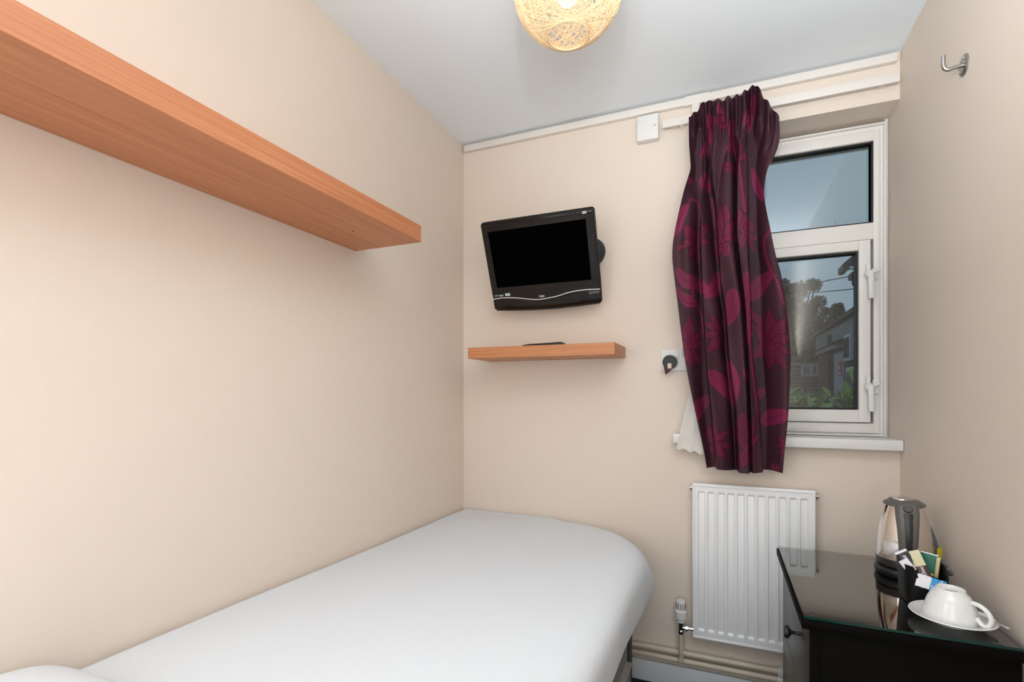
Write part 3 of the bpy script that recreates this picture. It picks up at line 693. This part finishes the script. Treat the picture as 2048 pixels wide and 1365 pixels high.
for x, y_ in ((.189, 1.312), (.513, 1.312), (.189, 1.815), (.513, 1.815)):
    bm = bmesh.new(); lathe(bm, [(.0055, -.002), (.0055, 0)], 24, (x-.357, y_-1.565, 0)); link('bumper_pad', bm, M_pad, gl, True, 40)

# ------------------------------------------------------------------ kettle
KX, KY, KZ = .464, 1.690, DZ+.0005
kt = thing('kettle', (KX, KY, KZ), 'small polished steel cordless kettle with black handle on the glass top', 'kettle')
M_kst = mat('polished_steel', (0.78, 0.74, 0.70, 1), .07, metal=1)
M_kbl = mat('kettle_black_plastic', (0.012, 0.012, 0.013, 1), .28)
M_kgr = mat('kettle_grey_plastic', (0.125, 0.115, 0.105, 1), .38)
bm = bmesh.new(); lathe(bm, [(.062, 0), (.066, .004), (.0675, .014), (.065, .022), (.060, .025), (0, .025)], 64); link('power_base', bm, M_kbl, kt, True, 40)
bm = bmesh.new(); lathe(bm, [(.058, .025), (.0635, .028), (.0640, .046), (.063, .048)], 64); link('lower_collar', bm, M_kbl, kt, True, 40)
bm = bmesh.new(); lathe(bm, [(.063, .048), (.0632, .06), (.0622, .085), (.0600, .11), (.0565, .135), (.0515, .16), (.0455, .182), (.0415, .194)], 80, cap=False); link('steel_body', bm, M_kst, kt, True)
# lid
bm = bmesh.new(); lathe(bm, [(.043, .190), (.0475, .193), (.047, .197), (.036, .205), (.020, .2105), (0, .212)], 64); lid = link('lid', bm, M_kgr, kt, True, 40)
bm = bmesh.new(); lathe(bm, [(.030, .2075), (.029, .2095), (.018, .2125), (0, .2135)], 48, (-.004, .004, .0004)); link('lid_insert', bm, M_kst, lid, True, 40)
# handle faces the camera; spout opposite
hdir = Vector((-.13, -1, 0)).normalized(); sdir = Vector((-hdir.y, hdir.x, 0))
def kpt(out, side, z): return hdir*out+sdir*side+Vector((0, 0, z))
bm = bmesh.new(); R = []
prof = [(.205, .040, .018, .006), (.199, .052, .020, .010), (.188, .060, .0215, .014), (.165, .069, .021, .016), (.135, .0745, .019, .015), (.105, .077, .0175, .014), (.08, .076, .0165, .012), (.062, .073, .0155, .009), (.054, .069, .012, .006)]
for z_, o_, hw_, dp in [(a, b, c*1.15, d) for a, b, c, d in prof]:
    R.append([bm.verts.new(kpt(o_-dp-.012, -hw_-.001, z_)), bm.verts.new(kpt(o_-dp*.35, -hw_, z_)), bm.verts.new(kpt(o_, -hw_*.6, z_)), bm.verts.new(kpt(o_+.0005, 0, z_)), bm.verts.new(kpt(o_, hw_*.6, z_)), bm.verts.new(kpt(o_-dp*.35, hw_, z_)), bm.verts.new(kpt(o_-dp-.012, hw_+.001, z_))])
for a, b in zip(R, R[1:]):
    for k in range(7): bm.faces.new((a[k], a[(k+1) % 7], b[(k+1) % 7], b[k]))
bm.faces.new(R[0][::-1]); bm.faces.new(R[-1]); bmesh.ops.recalc_face_normals(bm, faces=bm.faces)
hd = link('handle', bm, M_kgr, kt, True, 70)
bm = bmesh.new(); R = []
for z_, o_, hw_ in ((.180, .0655, .0125), (.17, .0695, .0135), (.14, .0755, .0130), (.11, .0782, .0120), (.08, .0778, .0110), (.066, .0750, .0100), (.060, .0725, .007)):
    R.append([bm.verts.new(kpt(o_-.004, -hw_, z_)), bm.verts.new(kpt(o_, -hw_*.5, z_)), bm.verts.new(kpt(o_+.001, 0, z_)), bm.verts.new(kpt(o_, hw_*.5, z_)), bm.verts.new(kpt(o_-.004, hw_, z_))])
for a, b in zip(R, R[1:]):
    for k in range(4): bm.faces.new((a[k], a[k+1], b[k+1], b[k]))
bmesh.ops.recalc_face_normals(bm, faces=bm.faces); link('grip_insert', bm, mat('grip_dark', (.035, .033, .031, 1), .3), hd, True, 70)
bm = bmesh.new(); lathe(bm, [(.0105, 0), (.0105, .004), (.009, .006), (0, .006)], 32, kpt(.057, 0, .190), hdir+Vector((0, 0, .55))); link('lid_button', bm, mat('button_dark', (.045, .042, .038, 1), .35), hd, True, 40)
bm = bmesh.new(); R = []
for o_, hw_, z0_, z1_ in ((.036, .026, .155, .197), (.055, .018, .172, .199), (.066, .008, .188, .200)):
    R.append([bm.verts.new(-hdir*o_+sdir*-hw_+Vector((0, 0, z1_))), bm.verts.new(-hdir*(o_+.004)+Vector((0, 0, z0_))), bm.verts.new(-hdir*o_+sdir*hw_+Vector((0, 0, z1_)))])
for a, b in zip(R, R[1:]):
    for k in range(2): bm.faces.new((a[k], a[k+1], b[k+1], b[k]))
link('spout', bm, M_kst, kt, True, 60)
bm = bmesh.new()
for dz in (0, .006): box(bm, -.001, .001, -.0005, .001, .033+dz, .037+dz, rot=Matrix.Translation(Vector((-.006, -.0642, 0))))
link('base_marks', bm, M_print, kt)
# cord looping behind the kettle, with yellow tags
M_cord = mat('cord_grey', (.13, .12, .12, 1), .45)
def loc(p): return (p[0]-KX, p[1]-KY, p[2]-KZ)
bm = bmesh.new()
tube(bm, smooth_path([loc(p) for p in ((.522, 1.722, DZ+.006), (.538, 1.702, DZ+.02), (.542, 1.70, DZ+.06), (.539, 1.71, DZ+.10), (.530, 1.735, DZ+.135), (.506, 1.765, DZ+.165), (.495, 1.79, DZ+.12), (.505, 1.775, DZ+.06), (.520, 1.74, DZ+.02), (.527, 1.70, DZ+.03), (.534, 1.695, DZ+.06), (.533, 1.705, DZ+.10), (.525, 1.735, DZ+.13), (.506, 1.76, DZ+.155))], 8), .0026, 8)
cordo = link('power_cord', bm, M_cord, kt, True); cordo['label'] = 'grey cord looped at the right side'
M_yel = mat('yellow_tag', (.62, .50, .02, 1), .5, var=.15, vscale=200)
for px_, py_, a in ((.5420, 1.688, .25), (.5285, 1.692, .6)):
    bm = bmesh.new(); box(bm, -.0075, .0075, -.0015, .0015, -.013, .013, .0008, rot=Matrix.Translation(loc((px_, py_, DZ+.070))) @ Matrix.Rotation(a+.3, 4, 'Z')); link('yellow_tag', bm, M_yel, cordo, True, 40)['label'] = 'yellow warning tag'

# ------------------------------------------------------------------ sachet holder and sachets
cdx, cdy = .444, 1.492
t = thing('sachet_holder', (cdx, cdy, DZ+.0005), 'black curved caddy holding drink sachets in front of the kettle', 'sachet holder')
M_cad = mat('caddy_black', (.006, .006, .007, 1), .35, spec=.25)
bm = bmesh.new(); n = 72; O = []; hx, hy = .043, .050
def caddy_h(a):
    x_, y_ = math.cos(a), math.sin(a)
    front = max(0, -y_)*max(0, min(1, (x_+.45)/.5))
    return .092-.036*min(1, front*1.3)
def sup(a, k=1.0, e=.45): c_, s_ = math.cos(a), math.sin(a); return (hx*k*math.copysign(abs(c_)**e, c_), hy*k*math.copysign(abs(s_)**e, s_))
rows = []
for kk, zf in ((.80, 0), (.86, .01), (.92, .3), (1.0, 1.0)):
    rows.append([bm.verts.new((*sup(2*PI*i/n, kk), zf*caddy_h(2*PI*i/n))) for i in range(n)])
rows.append([bm.verts.new((*sup(2*PI*i/n, .93), caddy_h(2*PI*i/n))) for i in range(n)])
rows.append([bm.verts.new((*sup(2*PI*i/n, .80), .006)) for i in range(n)])
for a, b in zip(rows, rows[1:]):
    for i in range(n): bm.faces.new((a[i], a[(i+1) % n], b[(i+1) % n], b[i]))
bm.faces.new(rows[0][::-1]); bm.faces.new(rows[-1])
link('holder_body', bm, M_cad, t, True, 50)
def sachet(name, cen, wd, ht, yaw, pitch, roll, bands, label, cat, puff=.0025, txt=None):
    """bands: list of (fraction_from_bottom, material)."""
    o = thing(name, cen, label, cat)
    Mx = Matrix.Rotation(yaw, 4, 'Z') @ Matrix.Rotation(pitch, 4, 'X') @ Matrix.Rotation(roll, 4, 'Y')
    bm = bmesh.new(); nx_, nz2 = 8, 24; g = {}
    for s_ in (-1, 1):
        for i in range(nx_+1):
            for j in range(nz2+1):
                u_ = i/nx_*2-1; v_ = j/nz2*2-1
                zg = (1 if (j % 2 and (j < 2 or j > nz2-2)) else 0)*.0004
                g[s_, i, j] = bm.verts.new((u_*wd/2, s_*(puff*(1-u_*u_)**.5*(1-v_**6)+.0003), v_*ht/2+(.0008 if i % 2 else 0)*(j in (0, nz2))))
    mats = [m for _, m in bands]
    for s_ in (-1, 1):
        for i in range(nx_):
            for j in range(nz2):
                q = [g[s_, i, j], g[s_, i+1, j], g[s_, i+1, j+1], g[s_, i, j+1]]
                f = bm.faces.new(q if s_ < 0 else q[::-1]); fr = (j+.5)/nz2; mi = 0
                for k, (b0, _) in enumerate(bands):
                    if fr >= b0: mi = k
                f.material_index = mi
    for i in range(nx_):
        for j in (0, nz2): bm.faces.new((g[-1, i, j], g[1, i, j], g[1, i+1, j], g[-1, i+1, j]))
    for j in range(nz2):
        for i in (0, nx_): bm.faces.new((g[-1, i, j], g[-1, i, j+1], g[1, i, j+1], g[1, i, j]))
    bmesh.ops.recalc_face_normals(bm, faces=bm.faces); bmesh.ops.transform(bm, matrix=Mx, verts=bm.verts)
    p = link('packet', bm, mats, o, True, 50)
    if txt:
        for s_, x_, z_, size, m_, rr in txt:
            text('lettering', s_, size, m_, o, Mx @ Matrix.Translation((x_, -puff-.0008, z_)) @ Matrix.Rotation(PI/2, 4, 'X') @ Matrix.Rotation(rr, 4, 'Z'), shear=.2, bold=.00015)
    return o
def pm(n, c, r=.4, **k): return mat(n, c, r, **k)
mk_w = pm('sachet_white', (.72, .70, .72, 1)); mk_b = pm('sachet_black', (.015, .012, .014, 1), .25); mk_c = pm('sachet_cream', (.62, .56, .36, 1)); mk_br = pm('sachet_brown', (.05, .022, .016, 1), .25, var=.5, vscale=60)
mk_g = pm('sachet_green', (.015, .13, .075, 1)); mk_bl = pm('sachet_blue', (.01, .25, .56, 1)); mk_ch = pm('sachet_chocolate', (.055, .035, .03, 1)); mk_y = pm('sachet_yellow', (.6, .52, .25, 1))
ca_, sa_ = math.cos(YAW), math.sin(YAW)
def rp(u_, v_, y_):
    a = (u_-1024)/1000; b = (787-v_)/1000; dx = a*ca_-sa_; dy = a*sa_+ca_; return Vector((dx*y_/dy, y_, H+b*y_/dy))
FY = -.35
sachet('coffee_sachet', (.416, 1.478, H-.409), .026, .062, FY, -.25, -.62, [(0, mk_b), (.12, mk_b), (.8, mk_b), (.90, mk_w)], 'black coffee sachet with white lettering leaning left in the caddy', 'sachet', txt=[('coffee', 0, .004, .012, mk_w, PI/2)])
sachet('creamer_sachet', (.4085, 1.462, H-.411), .020, .030, FY, -.3, -.70, [(0, mk_w)], 'white sachet corner poking out at the left rim of the caddy', 'sachet')
sachet('chocolate_stick_sachet', (.434, 1.470, H-.4115), .026, .072, FY, -.35, -.42, [(0, mk_br), (.5, mk_c)], 'brown and cream stick sachet standing highest in the caddy', 'sachet', txt=[('choc', .002, -.012, .011, mk_w, PI/2)])
sachet('green_sachet', (.459, 1.500, H-.412), .034, .052, FY, -.15, .12, [(0, mk_y), (.12, mk_g), (.97, mk_w)], 'dark green tea sachet behind the cream stick sachet', 'sachet')
sachet('yellow_edge_sachet', (.4745, 1.492, H-.417), .008, .048, FY, -.15, .10, [(0, mk_y)], 'narrow cream edged sachet beside the green one', 'sachet')
sachet('sugar_sachet', (.443, 1.432, H-.4385), .052, .030, FY, -.55, .16, [(0, mk_w)], 'blue and white sugar sachet over the front rim of the caddy', 'sachet')
o = [c for c in C.objects if c.name.startswith('sugar_sachet')][0]
pk = o.children[0]; pk.data.materials.clear(); pk.data.materials.append(mk_w); pk.data.materials.append(mk_bl)
Mi = (Matrix.Rotation(FY, 4, 'Z') @ Matrix.Rotation(-.55, 4, 'X') @ Matrix.Rotation(.16, 4, 'Y'))
for p in pk.data.polygons: p.material_index = 1 if (Mi.inverted() @ p.center).x > .001 else 0
text('lettering', 'Sugar', .013, mk_w, o, Mi @ Matrix.Translation((.012, -.0036, 0)) @ Matrix.Rotation(PI/2, 4, 'X') @ Matrix.Rotation(1.0, 4, 'Z'), shear=.3, bold=.0002)
sachet('brown_sachet', (.4835, 1.520, H-.424), .020, .040, FY-.3, -.3, .75, [(0, mk_ch)], 'dark brown sachet sticking out at the right rim of the caddy', 'sachet')
sachet('brown_sachet', (.489, 1.512, H-.437), .012, .046, FY-.3, -.3, 1.1, [(0, mk_ch)], 'lower dark sachet pointing at the right wall', 'sachet')

# ------------------------------------------------------------------ cup, saucer, spoon
M_china = mat('white_china', (0.78, 0.77, 0.75, 1), .12, coat=.5)
SX, SY = .461, 1.372
t = thing('saucer', (SX, SY, DZ+.0005), 'white china saucer near the corner of the glass top', 'saucer')
bm = bmesh.new(); lathe(bm, [(.0, .003), (.030, .003), (.030, 0), (.034, 0), (.036, .004), (.055, .009), (.073, .0165), (.0745, .018), (.073, .0195), (.055, .0125), (.036, .0075), (.030, .0065), (0, .0065)], 72); link('saucer_dish', bm, M_china, t, True, 50)
t = thing('cup', (SX-.002, SY, DZ+.0098), 'white china cup turned upside down on the saucer', 'cup')
bm = bmesh.new(); lathe(bm, [(.0445, .001), (.0470, 0), (.0480, .002), (.0465, .014), (.0440, .028), (.0395, .042), (.0330, .054), (.0265, .0605), (.0255, .066), (.0235, .0665), (.0225, .062), (.012, .0605), (0, .060)], 72); cb = link('cup_bowl', bm, M_china, t, True, 60)
hd_ = Vector((.72, -.69, 0)).normalized()
bm = bmesh.new(); pts = [hd_*r_+Vector((0, 0, z_)) for r_, z_ in ((.037, .048), (.050, .047), (.062, .040), (.0695, .027), (.068, .014), (.061, .0075), (.053, .010), (.0475, .017), (.0455, .020))]
tube(bm, smooth_path(pts, 7), .0046, 14, flat=(1, 1.15)); link('handle', bm, M_china, t, True)
bm = bmesh.new(); box(bm, -.010, .012, -.001, .001, .0605, .0609, rot=Matrix.Rotation(-.2, 4, 'Z')); link('maker_mark', bm, mat('grey_mark', (.18, .17, .16, 1), .5), t)
t = thing('teaspoon', (.520, 1.350, DZ+.018), 'steel teaspoon resting on the saucer beyond the cup', 'spoon')
p0 = Vector((.5410-.520, 1.327-1.350, .003)); p1 = Vector((.492-.520, 1.425-1.350, .0035)); d_ = (p1-p0)
bm = bmesh.new(); tube(bm, [p0, p0+d_*.1, p0+d_*.5, p0+d_*.75, p0+d_*.9], [.0030, .0052, .0036, .0022, .0022], 12, flat=(.28, 1)); link('spoon_handle', bm, M_chrome, t, True)
bm = bmesh.new(); bmesh.ops.create_uvsphere(bm, u_segments=20, v_segments=10, radius=1); bmesh.ops.transform(bm, matrix=Matrix.Translation(p0+d_*1.08) @ Matrix.Rotation(math.atan2(d_.y, d_.x), 4, 'Z') @ Matrix.Diagonal((.020, .012, .0035, 1)), verts=bm.verts); link('spoon_bowl', bm, M_chrome, t, True)

#OUTSIDE
# ------------------------------------------------------------------ outside the window
GZ = -.25
M_brick = mat('dark_brick', (.075, .045, .038, 1), .85)
tb = M_brick.node_tree; bb = tb.nodes['Principled BSDF']; oc = tb.nodes.new('ShaderNodeTexCoord'); br = tb.nodes.new('ShaderNodeTexBrick'); mpb = tb.nodes.new('ShaderNodeMapping'); mpb.inputs['Rotation'].default_value = (0, PI/2, PI/2)
br.inputs['Color1'].default_value = (.085, .045, .036, 1); br.inputs['Color2'].default_value = (.055, .032, .028, 1); br.inputs['Mortar'].default_value = (.14, .12, .11, 1); br.inputs['Scale'].default_value = 4.4; br.inputs['Mortar Size'].default_value = .02
tb.links.new(oc.outputs['Object'], mpb.inputs[0]); tb.links.new(mpb.outputs[0], br.inputs[0]); tb.links.new(br.outputs[0], bb.inputs['Base Color'])
M_roof = mat('slate_roof', (.055, .055, .06, 1), .8, bump=.3, bscale=12, var=.2, vscale=6)
M_fasc = mat('grey_fascia', (.21, .23, .24, 1), .5)
M_dark = mat('dark_timber', (.03, .03, .032, 1), .6)
M_owin = mat('outside_window_white', (.62, .64, .66, 1), .4)
M_opane = mat('outside_pane', (.12, .15, .18, 1), .1)
M_grass = mat('grass_ground', (.05, .075, .03, 1), .95, var=.3, vscale=3)
struct(B('ground', (-30, 60, 2.36, 90, GZ-.1, GZ), M_grass))
# brick wing running away to the right of the view
bw = thing('brick_building', (2.3, 12, GZ), 'dark brick single storey wing beyond the garden seen through the lower pane', 'building')
def bp(name, ext, m, parent=bw, bev=0):
    x0, x1, y0, y1, z0, z1 = ext; return B(name, (x0-2.3, x1-2.3, y0-12, y1-12, z0-GZ, z1-GZ), m, parent, bev=bev)
bp('wall', (2.3, 7.5, 7.0, 15.0, GZ, H+1.15), M_brick)
bm = bmesh.new(); pts = [(-.10, -5.3, H+1.52-GZ), (-.10, 3.1, H+1.52-GZ), (2.6, 3.1, H+3.6-GZ), (2.6, -5.3, H+3.6-GZ)]
for q in (pts,): bm.faces.new([bm.verts.new(p) for p in q])
bmesh.ops.solidify(bm, geom=bm.faces[:], thickness=.12); link('roof', bm, M_roof, bw)
bp('fascia', (2.25, 2.30, 6.7, 15.0, H+1.12, H+1.46), M_fasc)
bp('gutter', (2.17, 2.25, 6.7, 15.2, H+1.45, H+1.52), M_dark)
bp('porch_canopy', (2.12, 2.30, 12.0, 14.3, H+.92, H+.99), M_fasc)
dr = bp('entrance_door', (2.27, 2.31, 12.0, 12.85, GZ, H+.86), mat('pale_door', (.34, .40, .46, 1), .5))
o = bp('notice', (2.255, 2.268, 12.06, 12.26, H+.36, H+.66), mat('red_notice', (.55, .06, .07, 1), .5), dr); o['label'] = 'red and white notice'; o.location = (0, 0, 0)
for y_ in (H+.40, H+.52): bp('notice_panel', (2.250, 2.256, 12.10, 12.23, y_-.02, y_+.03), M_owin, dr)
bp('drainpipe', (2.18, 2.28, 12.95, 13.05, GZ, H+1.3), M_dark)
wn = bp('window_frame', (2.20, 2.29, 11.0, 11.55, H+.62, H+1.12), M_owin)
bp('window_pane', (2.19, 2.20, 11.06, 11.49, H+.68, H+1.06), M_opane, wn)
wn = bp('window_frame', (2.25, 2.30, 10.7, 11.6, GZ+.8, H+.50), M_owin)
bp('window_pane', (2.24, 2.25, 10.78, 11.52, GZ+.9, H+.42), M_opane, wn)
# low far building
fb = thing('far_building', (2.1, 17, GZ), 'low dark building far behind with two white framed windows', 'building')
kf = 17/28
def fz(z): return H+z*kf-GZ
B('wall', (-6, 3.2, 0, 1.2, 0, fz(1.40)), M_brick, fb)
B('roof_edge', (-6.1, 3.3, -.12, 1.3, fz(1.38), fz(1.46)), M_fasc, fb)
B('concrete_band', (-6, 3.2, -.04, 0, fz(-.10), fz(.02)), M_fasc, fb)
for x0, x1, ms in ((2.42, 3.12, None), (3.58, 4.27, 3.98)):
    X0, X1 = x0*kf-2.1, x1*kf-2.1
    f = bmesh.new(); box(f, X0, X1, -.08, 0, fz(.86), fz(1.35)); wf = link('window_frame', f, M_owin, fb)
    if ms: spans = ((X0+.03, ms*kf-2.1-.015), (ms*kf-2.1+.025, X1-.03))
    else: spans = ((X0+.03, X1-.03),)
    for a_, b_2 in spans:
        f = bmesh.new(); box(f, a_, b_2, -.09, -.08, fz(.91), fz(1.30)); link('window_pane', f, M_opane, wf)
# near eaves corner at the upper right of the lower pane
ev = thing('neighbouring_eaves', (1.6, 6.0, GZ), 'dark gable corner with gutter at the upper right of the lower pane', 'building')
def ep(name, ext, m):
    x0, x1, y0, y1, z0, z1 = ext; return B(name, (x0-1.6, x1-1.6, y0-6, y1-6, z0-GZ, z1-GZ), m, ev)
ep('wall', (1.50, 3.2, 5.95, 6.09, GZ, H+1.27), M_brick)
bm = bmesh.new(); pr_ = [(1.115, H+1.27), (1.115, H+1.29), (1.27, H+1.43), (2.2, H+2.2), (3.3, H+2.2), (3.3, H+1.27)]
f1 = bm.faces.new([bm.verts.new((x_-1.6, -.15, z_-GZ)) for x_, z_ in pr_]); r_ = bmesh.ops.extrude_face_region(bm, geom=[f1])
bmesh.ops.translate(bm, vec=(0, .25, 0), verts=[v for v in r_['geom'] if isinstance(v, bmesh.types.BMVert)]); bmesh.ops.recalc_face_normals(bm, faces=bm.faces); link('roof', bm, M_dark, ev)
ep('gutter', (1.115, 1.16, 5.82, 6.1, H+1.225, H+1.27), M_dark)
bm = bmesh.new(); tube(bm, [(1.13-1.6, -.15, H+1.24-GZ), (1.3-1.6, -.15, H+1.235-GZ), (1.7, -.15, H+1.235-GZ)], .018, 10); link('fascia_strip', bm, M_owin, ev)
bm = bmesh.new(); box(bm, 1.175-1.6, 1.29-1.6, -.18, -.02, H+1.13-GZ, H+1.20-GZ, .02); box(bm, 1.20-1.6, 1.27-1.6, -.14, -.05, H+1.07-GZ, H+1.14-GZ, .02); link('hopper', bm, M_dark, ev)
# overhead cables
for i, (a, b, lab) in enumerate((((-3, 10, H+1.47), (2.6, 10, H+2.06), 'upper thin cable crossing the sky behind the tree'), ((-3, 10, H+1.76), (2.8, 10, H+1.785), 'lower thin cable crossing the sky behind the tree'))):
    t = thing('overhead_cable', a, lab, 'cable'); bm = bmesh.new(); n = 14
    tube(bm, [Vector((b[0]-a[0], b[1]-a[1], b[2]-a[2]))*(k/n)+Vector((0, 0, -.12*math.sin(PI*k/n)*.5)) for k in range(n+1)], .008, 6); link('cable_run', bm, M_dark, t)
# foliage helpers
def leaves(cents, radii, n, size, aspect=.5, rs=1):
    r = np.random.default_rng(rs); V = []; F = []
    for k in range(n):
        i = r.integers(len(cents)); d = r.normal(size=3); d /= np.linalg.norm(d); c = np.array(cents[i])+d*np.array(radii[i])*r.uniform(.55, 1.05)
        a = r.normal(size=3); a /= np.linalg.norm(a); b = np.cross(a, r.normal(size=3)); b /= np.linalg.norm(b)
        s_ = size*r.uniform(.6, 1.3); k0 = len(V); V += [c-a*s_, c+b*s_*aspect, c+a*s_, c-b*s_*aspect]; F.append((k0, k0+1, k0+2, k0+3))
    return V, F
def leafmat(n, c, tr=.0): return mat(n, c, .6, spec=.3, var=.35, vscale=2.5)
def tree(label, x, y, h, crown, seed, lm, n, size, trunk_r=.22, branches=9):
    t = thing('tree', (x, y, GZ), label, 'tree'); rr = random.Random(seed)
    bm = bmesh.new(); tube(bm, smooth_path([(0, 0, 0), (.1, 0, h*.3), (-.05, .05, h*.6), (.1, 0, h*.9)], 4), [trunk_r*(1-.8*i/12) for i in range(13)], 8)
    for c, r in crown:
        tube(bm, smooth_path([(0, 0, h*rr.uniform(.35, .55)), (c[0]*.5, c[1]*.5, c[2]*.75), (c[0], c[1], c[2])], 4), [trunk_r*.28*(1-.08*i) for i in range(9)], 6)
    link('trunk', bm, mat('bark', (.045, .04, .032, 1), .9), t, True)
    V, F = leaves([c for c, r in crown], [r for c, r in crown], n, size, .55, seed)
    npmesh('foliage', V, F, lm, t, False)
    return t
rr = random.Random(5)
M_leafA = leafmat('oak_leaves', (.045, .058, .035, 1)); M_leafB = leafmat('dark_leaves', (.022, .032, .020, 1))
crown = []
for cx, cz, r in ((-.2, 4.95, .55), (.35, 5.0, .45), (-.7, 4.4, .55), (.1, 4.3, .6), (.75, 4.35, .5), (-.95, 3.75, .6), (-.2, 3.6, .75), (.65, 3.6, .65), (1.25, 3.4, .45), (-1.3, 3.1, .7), (-.4, 3.0, .8), (.5, 2.9, .8), (1.35, 2.85, .5), (1.75, 3.05, .32), (1.0, 4.0, .35), (-1.4, 4.1, .4)):
    for q in range(4): crown.append(((cx+rr.uniform(-.3, .3), rr.uniform(-1, 1), cz+rr.uniform(-.2, .2)), (r*.55, r*.7, r*.48)))
tree('open crowned tree standing behind the brick wing', 2.72, 22, 5.2, [((c[0]*1.05, c[1], c[2]+H+.9-H-.45), r) for c, r in crown], 11, M_leafA, 19000, .052, .2)
crown = [((rr.uniform(-.9, .9), rr.uniform(-1, 1), rr.uniform(3.9, 5.4)), (.35, .5, .3)) for _ in range(30)]
tree('dark tree at the left edge of the lower pane', 1.6, 23.5, 5.0, crown, 12, M_leafB, 5000, .07, .18)
# hedge mass
hd2 = thing('hedge', (1.6, 19.7, GZ), 'tall dark hedge below the tree seen through the window', 'hedge')
cs = [(rr.uniform(-3.2, 1.55), rr.uniform(-.6, .8), rr.uniform(1.95, 3.5)) for _ in range(110)]
V, F = leaves(cs, [(.5, .5, .32)]*len(cs), 15000, .085, .6, 21); npmesh('foliage', V, F, leafmat('hedge_leaves', (.030, .040, .024, 1)), hd2, False)
bm = bmesh.new()
for c in cs[::6]: tube(bm, [(c[0], c[1], 0), (c[0]*.98, c[1], c[2])], .04, 6)
link('stems', bm, M_dark, hd2)
# laurel bushes right outside
M_lau = mat('laurel_leaf', (.20, .40, .06, 1), .35, var=.3, vscale=9); M_lau2 = mat('laurel_leaf_dark', (.08, .16, .045, 1), .4, var=.35, vscale=8)
def big_leaf(V, F, MI, p, d, up, L, Wd, mi):
    d = d.normalized(); s_ = d.cross(up).normalized(); n_ = s_.cross(d); b = len(V); n = 7
    for i in range(n+1):
        t_ = i/n; wv_ = Wd*math.sin(PI*min(.999, t_**.85+.001))**.8; c = p+d*L*t_+n_*(-.18*L*t_*t_)
        V += [c-s_*wv_+n_*wv_*.25, c, c+s_*wv_+n_*wv_*.25]
    for i in range(n):
        for k in (0, 1): F.append((b+i*3+k, b+i*3+k+1, b+(i+1)*3+k+1, b+(i+1)*3+k)); MI.append(mi)
def laurel(label, cx, cy, ztop, wx, n, seed, mats, Lr=(.06, .10), bright=.4):
    t = thing('laurel_bush', (cx, cy, GZ), label, 'bush'); r = random.Random(seed); V = []; F = []; MI = []; bm = bmesh.new()
    for k in range(n):
        x_ = r.uniform(-wx, wx); y_ = r.uniform(-.22, .22); hz = ztop-GZ-r.random()**1.6*.16-.05*abs(x_/wx)
        tube(bm, [(x_*.8, y_, 0), (x_, y_, hz)], .004, 5)
        for q in range(6):
            an = r.uniform(0, 2*PI); z0 = hz-q*.03; el = r.uniform(.2, 1.2)
            dd = Vector((math.cos(an), math.sin(an), el)); L = r.uniform(*Lr)
            big_leaf(V, F, MI, Vector((x_, y_, z0-.05)), dd, Vector((r.uniform(-.3, .3), r.uniform(-.6, -.2), 1)), L, L*.2, 0 if r.random() < bright else 1)
    o = npmesh('leaves', V, F, mats, t, True); o.data.polygons.foreach_set('material_index', MI)
    link('stems', bm, M_lau2, t); return t
laurel('bright green laurel bush behind the curtain edge', .30, 2.95, H+.055, .16, 170, 31, (M_lau, M_lau2), (.06, .09), .6)
laurel('dark green laurel bush low in the middle of the lower pane', .50, 3.25, H-.005, .22, 260, 32, (M_lau2, M_lau2), (.05, .085), .5)
lb = laurel('light green laurel bush in the right corner of the lower pane', .66, 3.0, H+.05, .12, 130, 33, (M_lau, M_lau2), (.06, .09), .35)
V = []; F = []; MI = []
for p, d_, L, Wd in (((.625, 2.9, H+.02), (-.35, 0, 1), .115, .026), ((.575, 2.9, H-.02), (-.15, 0, 1), .085, .016), ((.60, 2.9, H-.03), (.5, 0, .8), .08, .018), ((.50, 2.92, H-.02), (-.4, 0, .8), .06, .014)):
    V = []; F = []; MI = []
    big_leaf(V, F, MI, Vector(p)-Vector((.66, 3.0, GZ)), Vector(d_), Vector((.2, -1, .3)), L, Wd, 0)
    npmesh('young_leaf', V, F, M_lau, lb, True)['label'] = 'large pale young leaf'
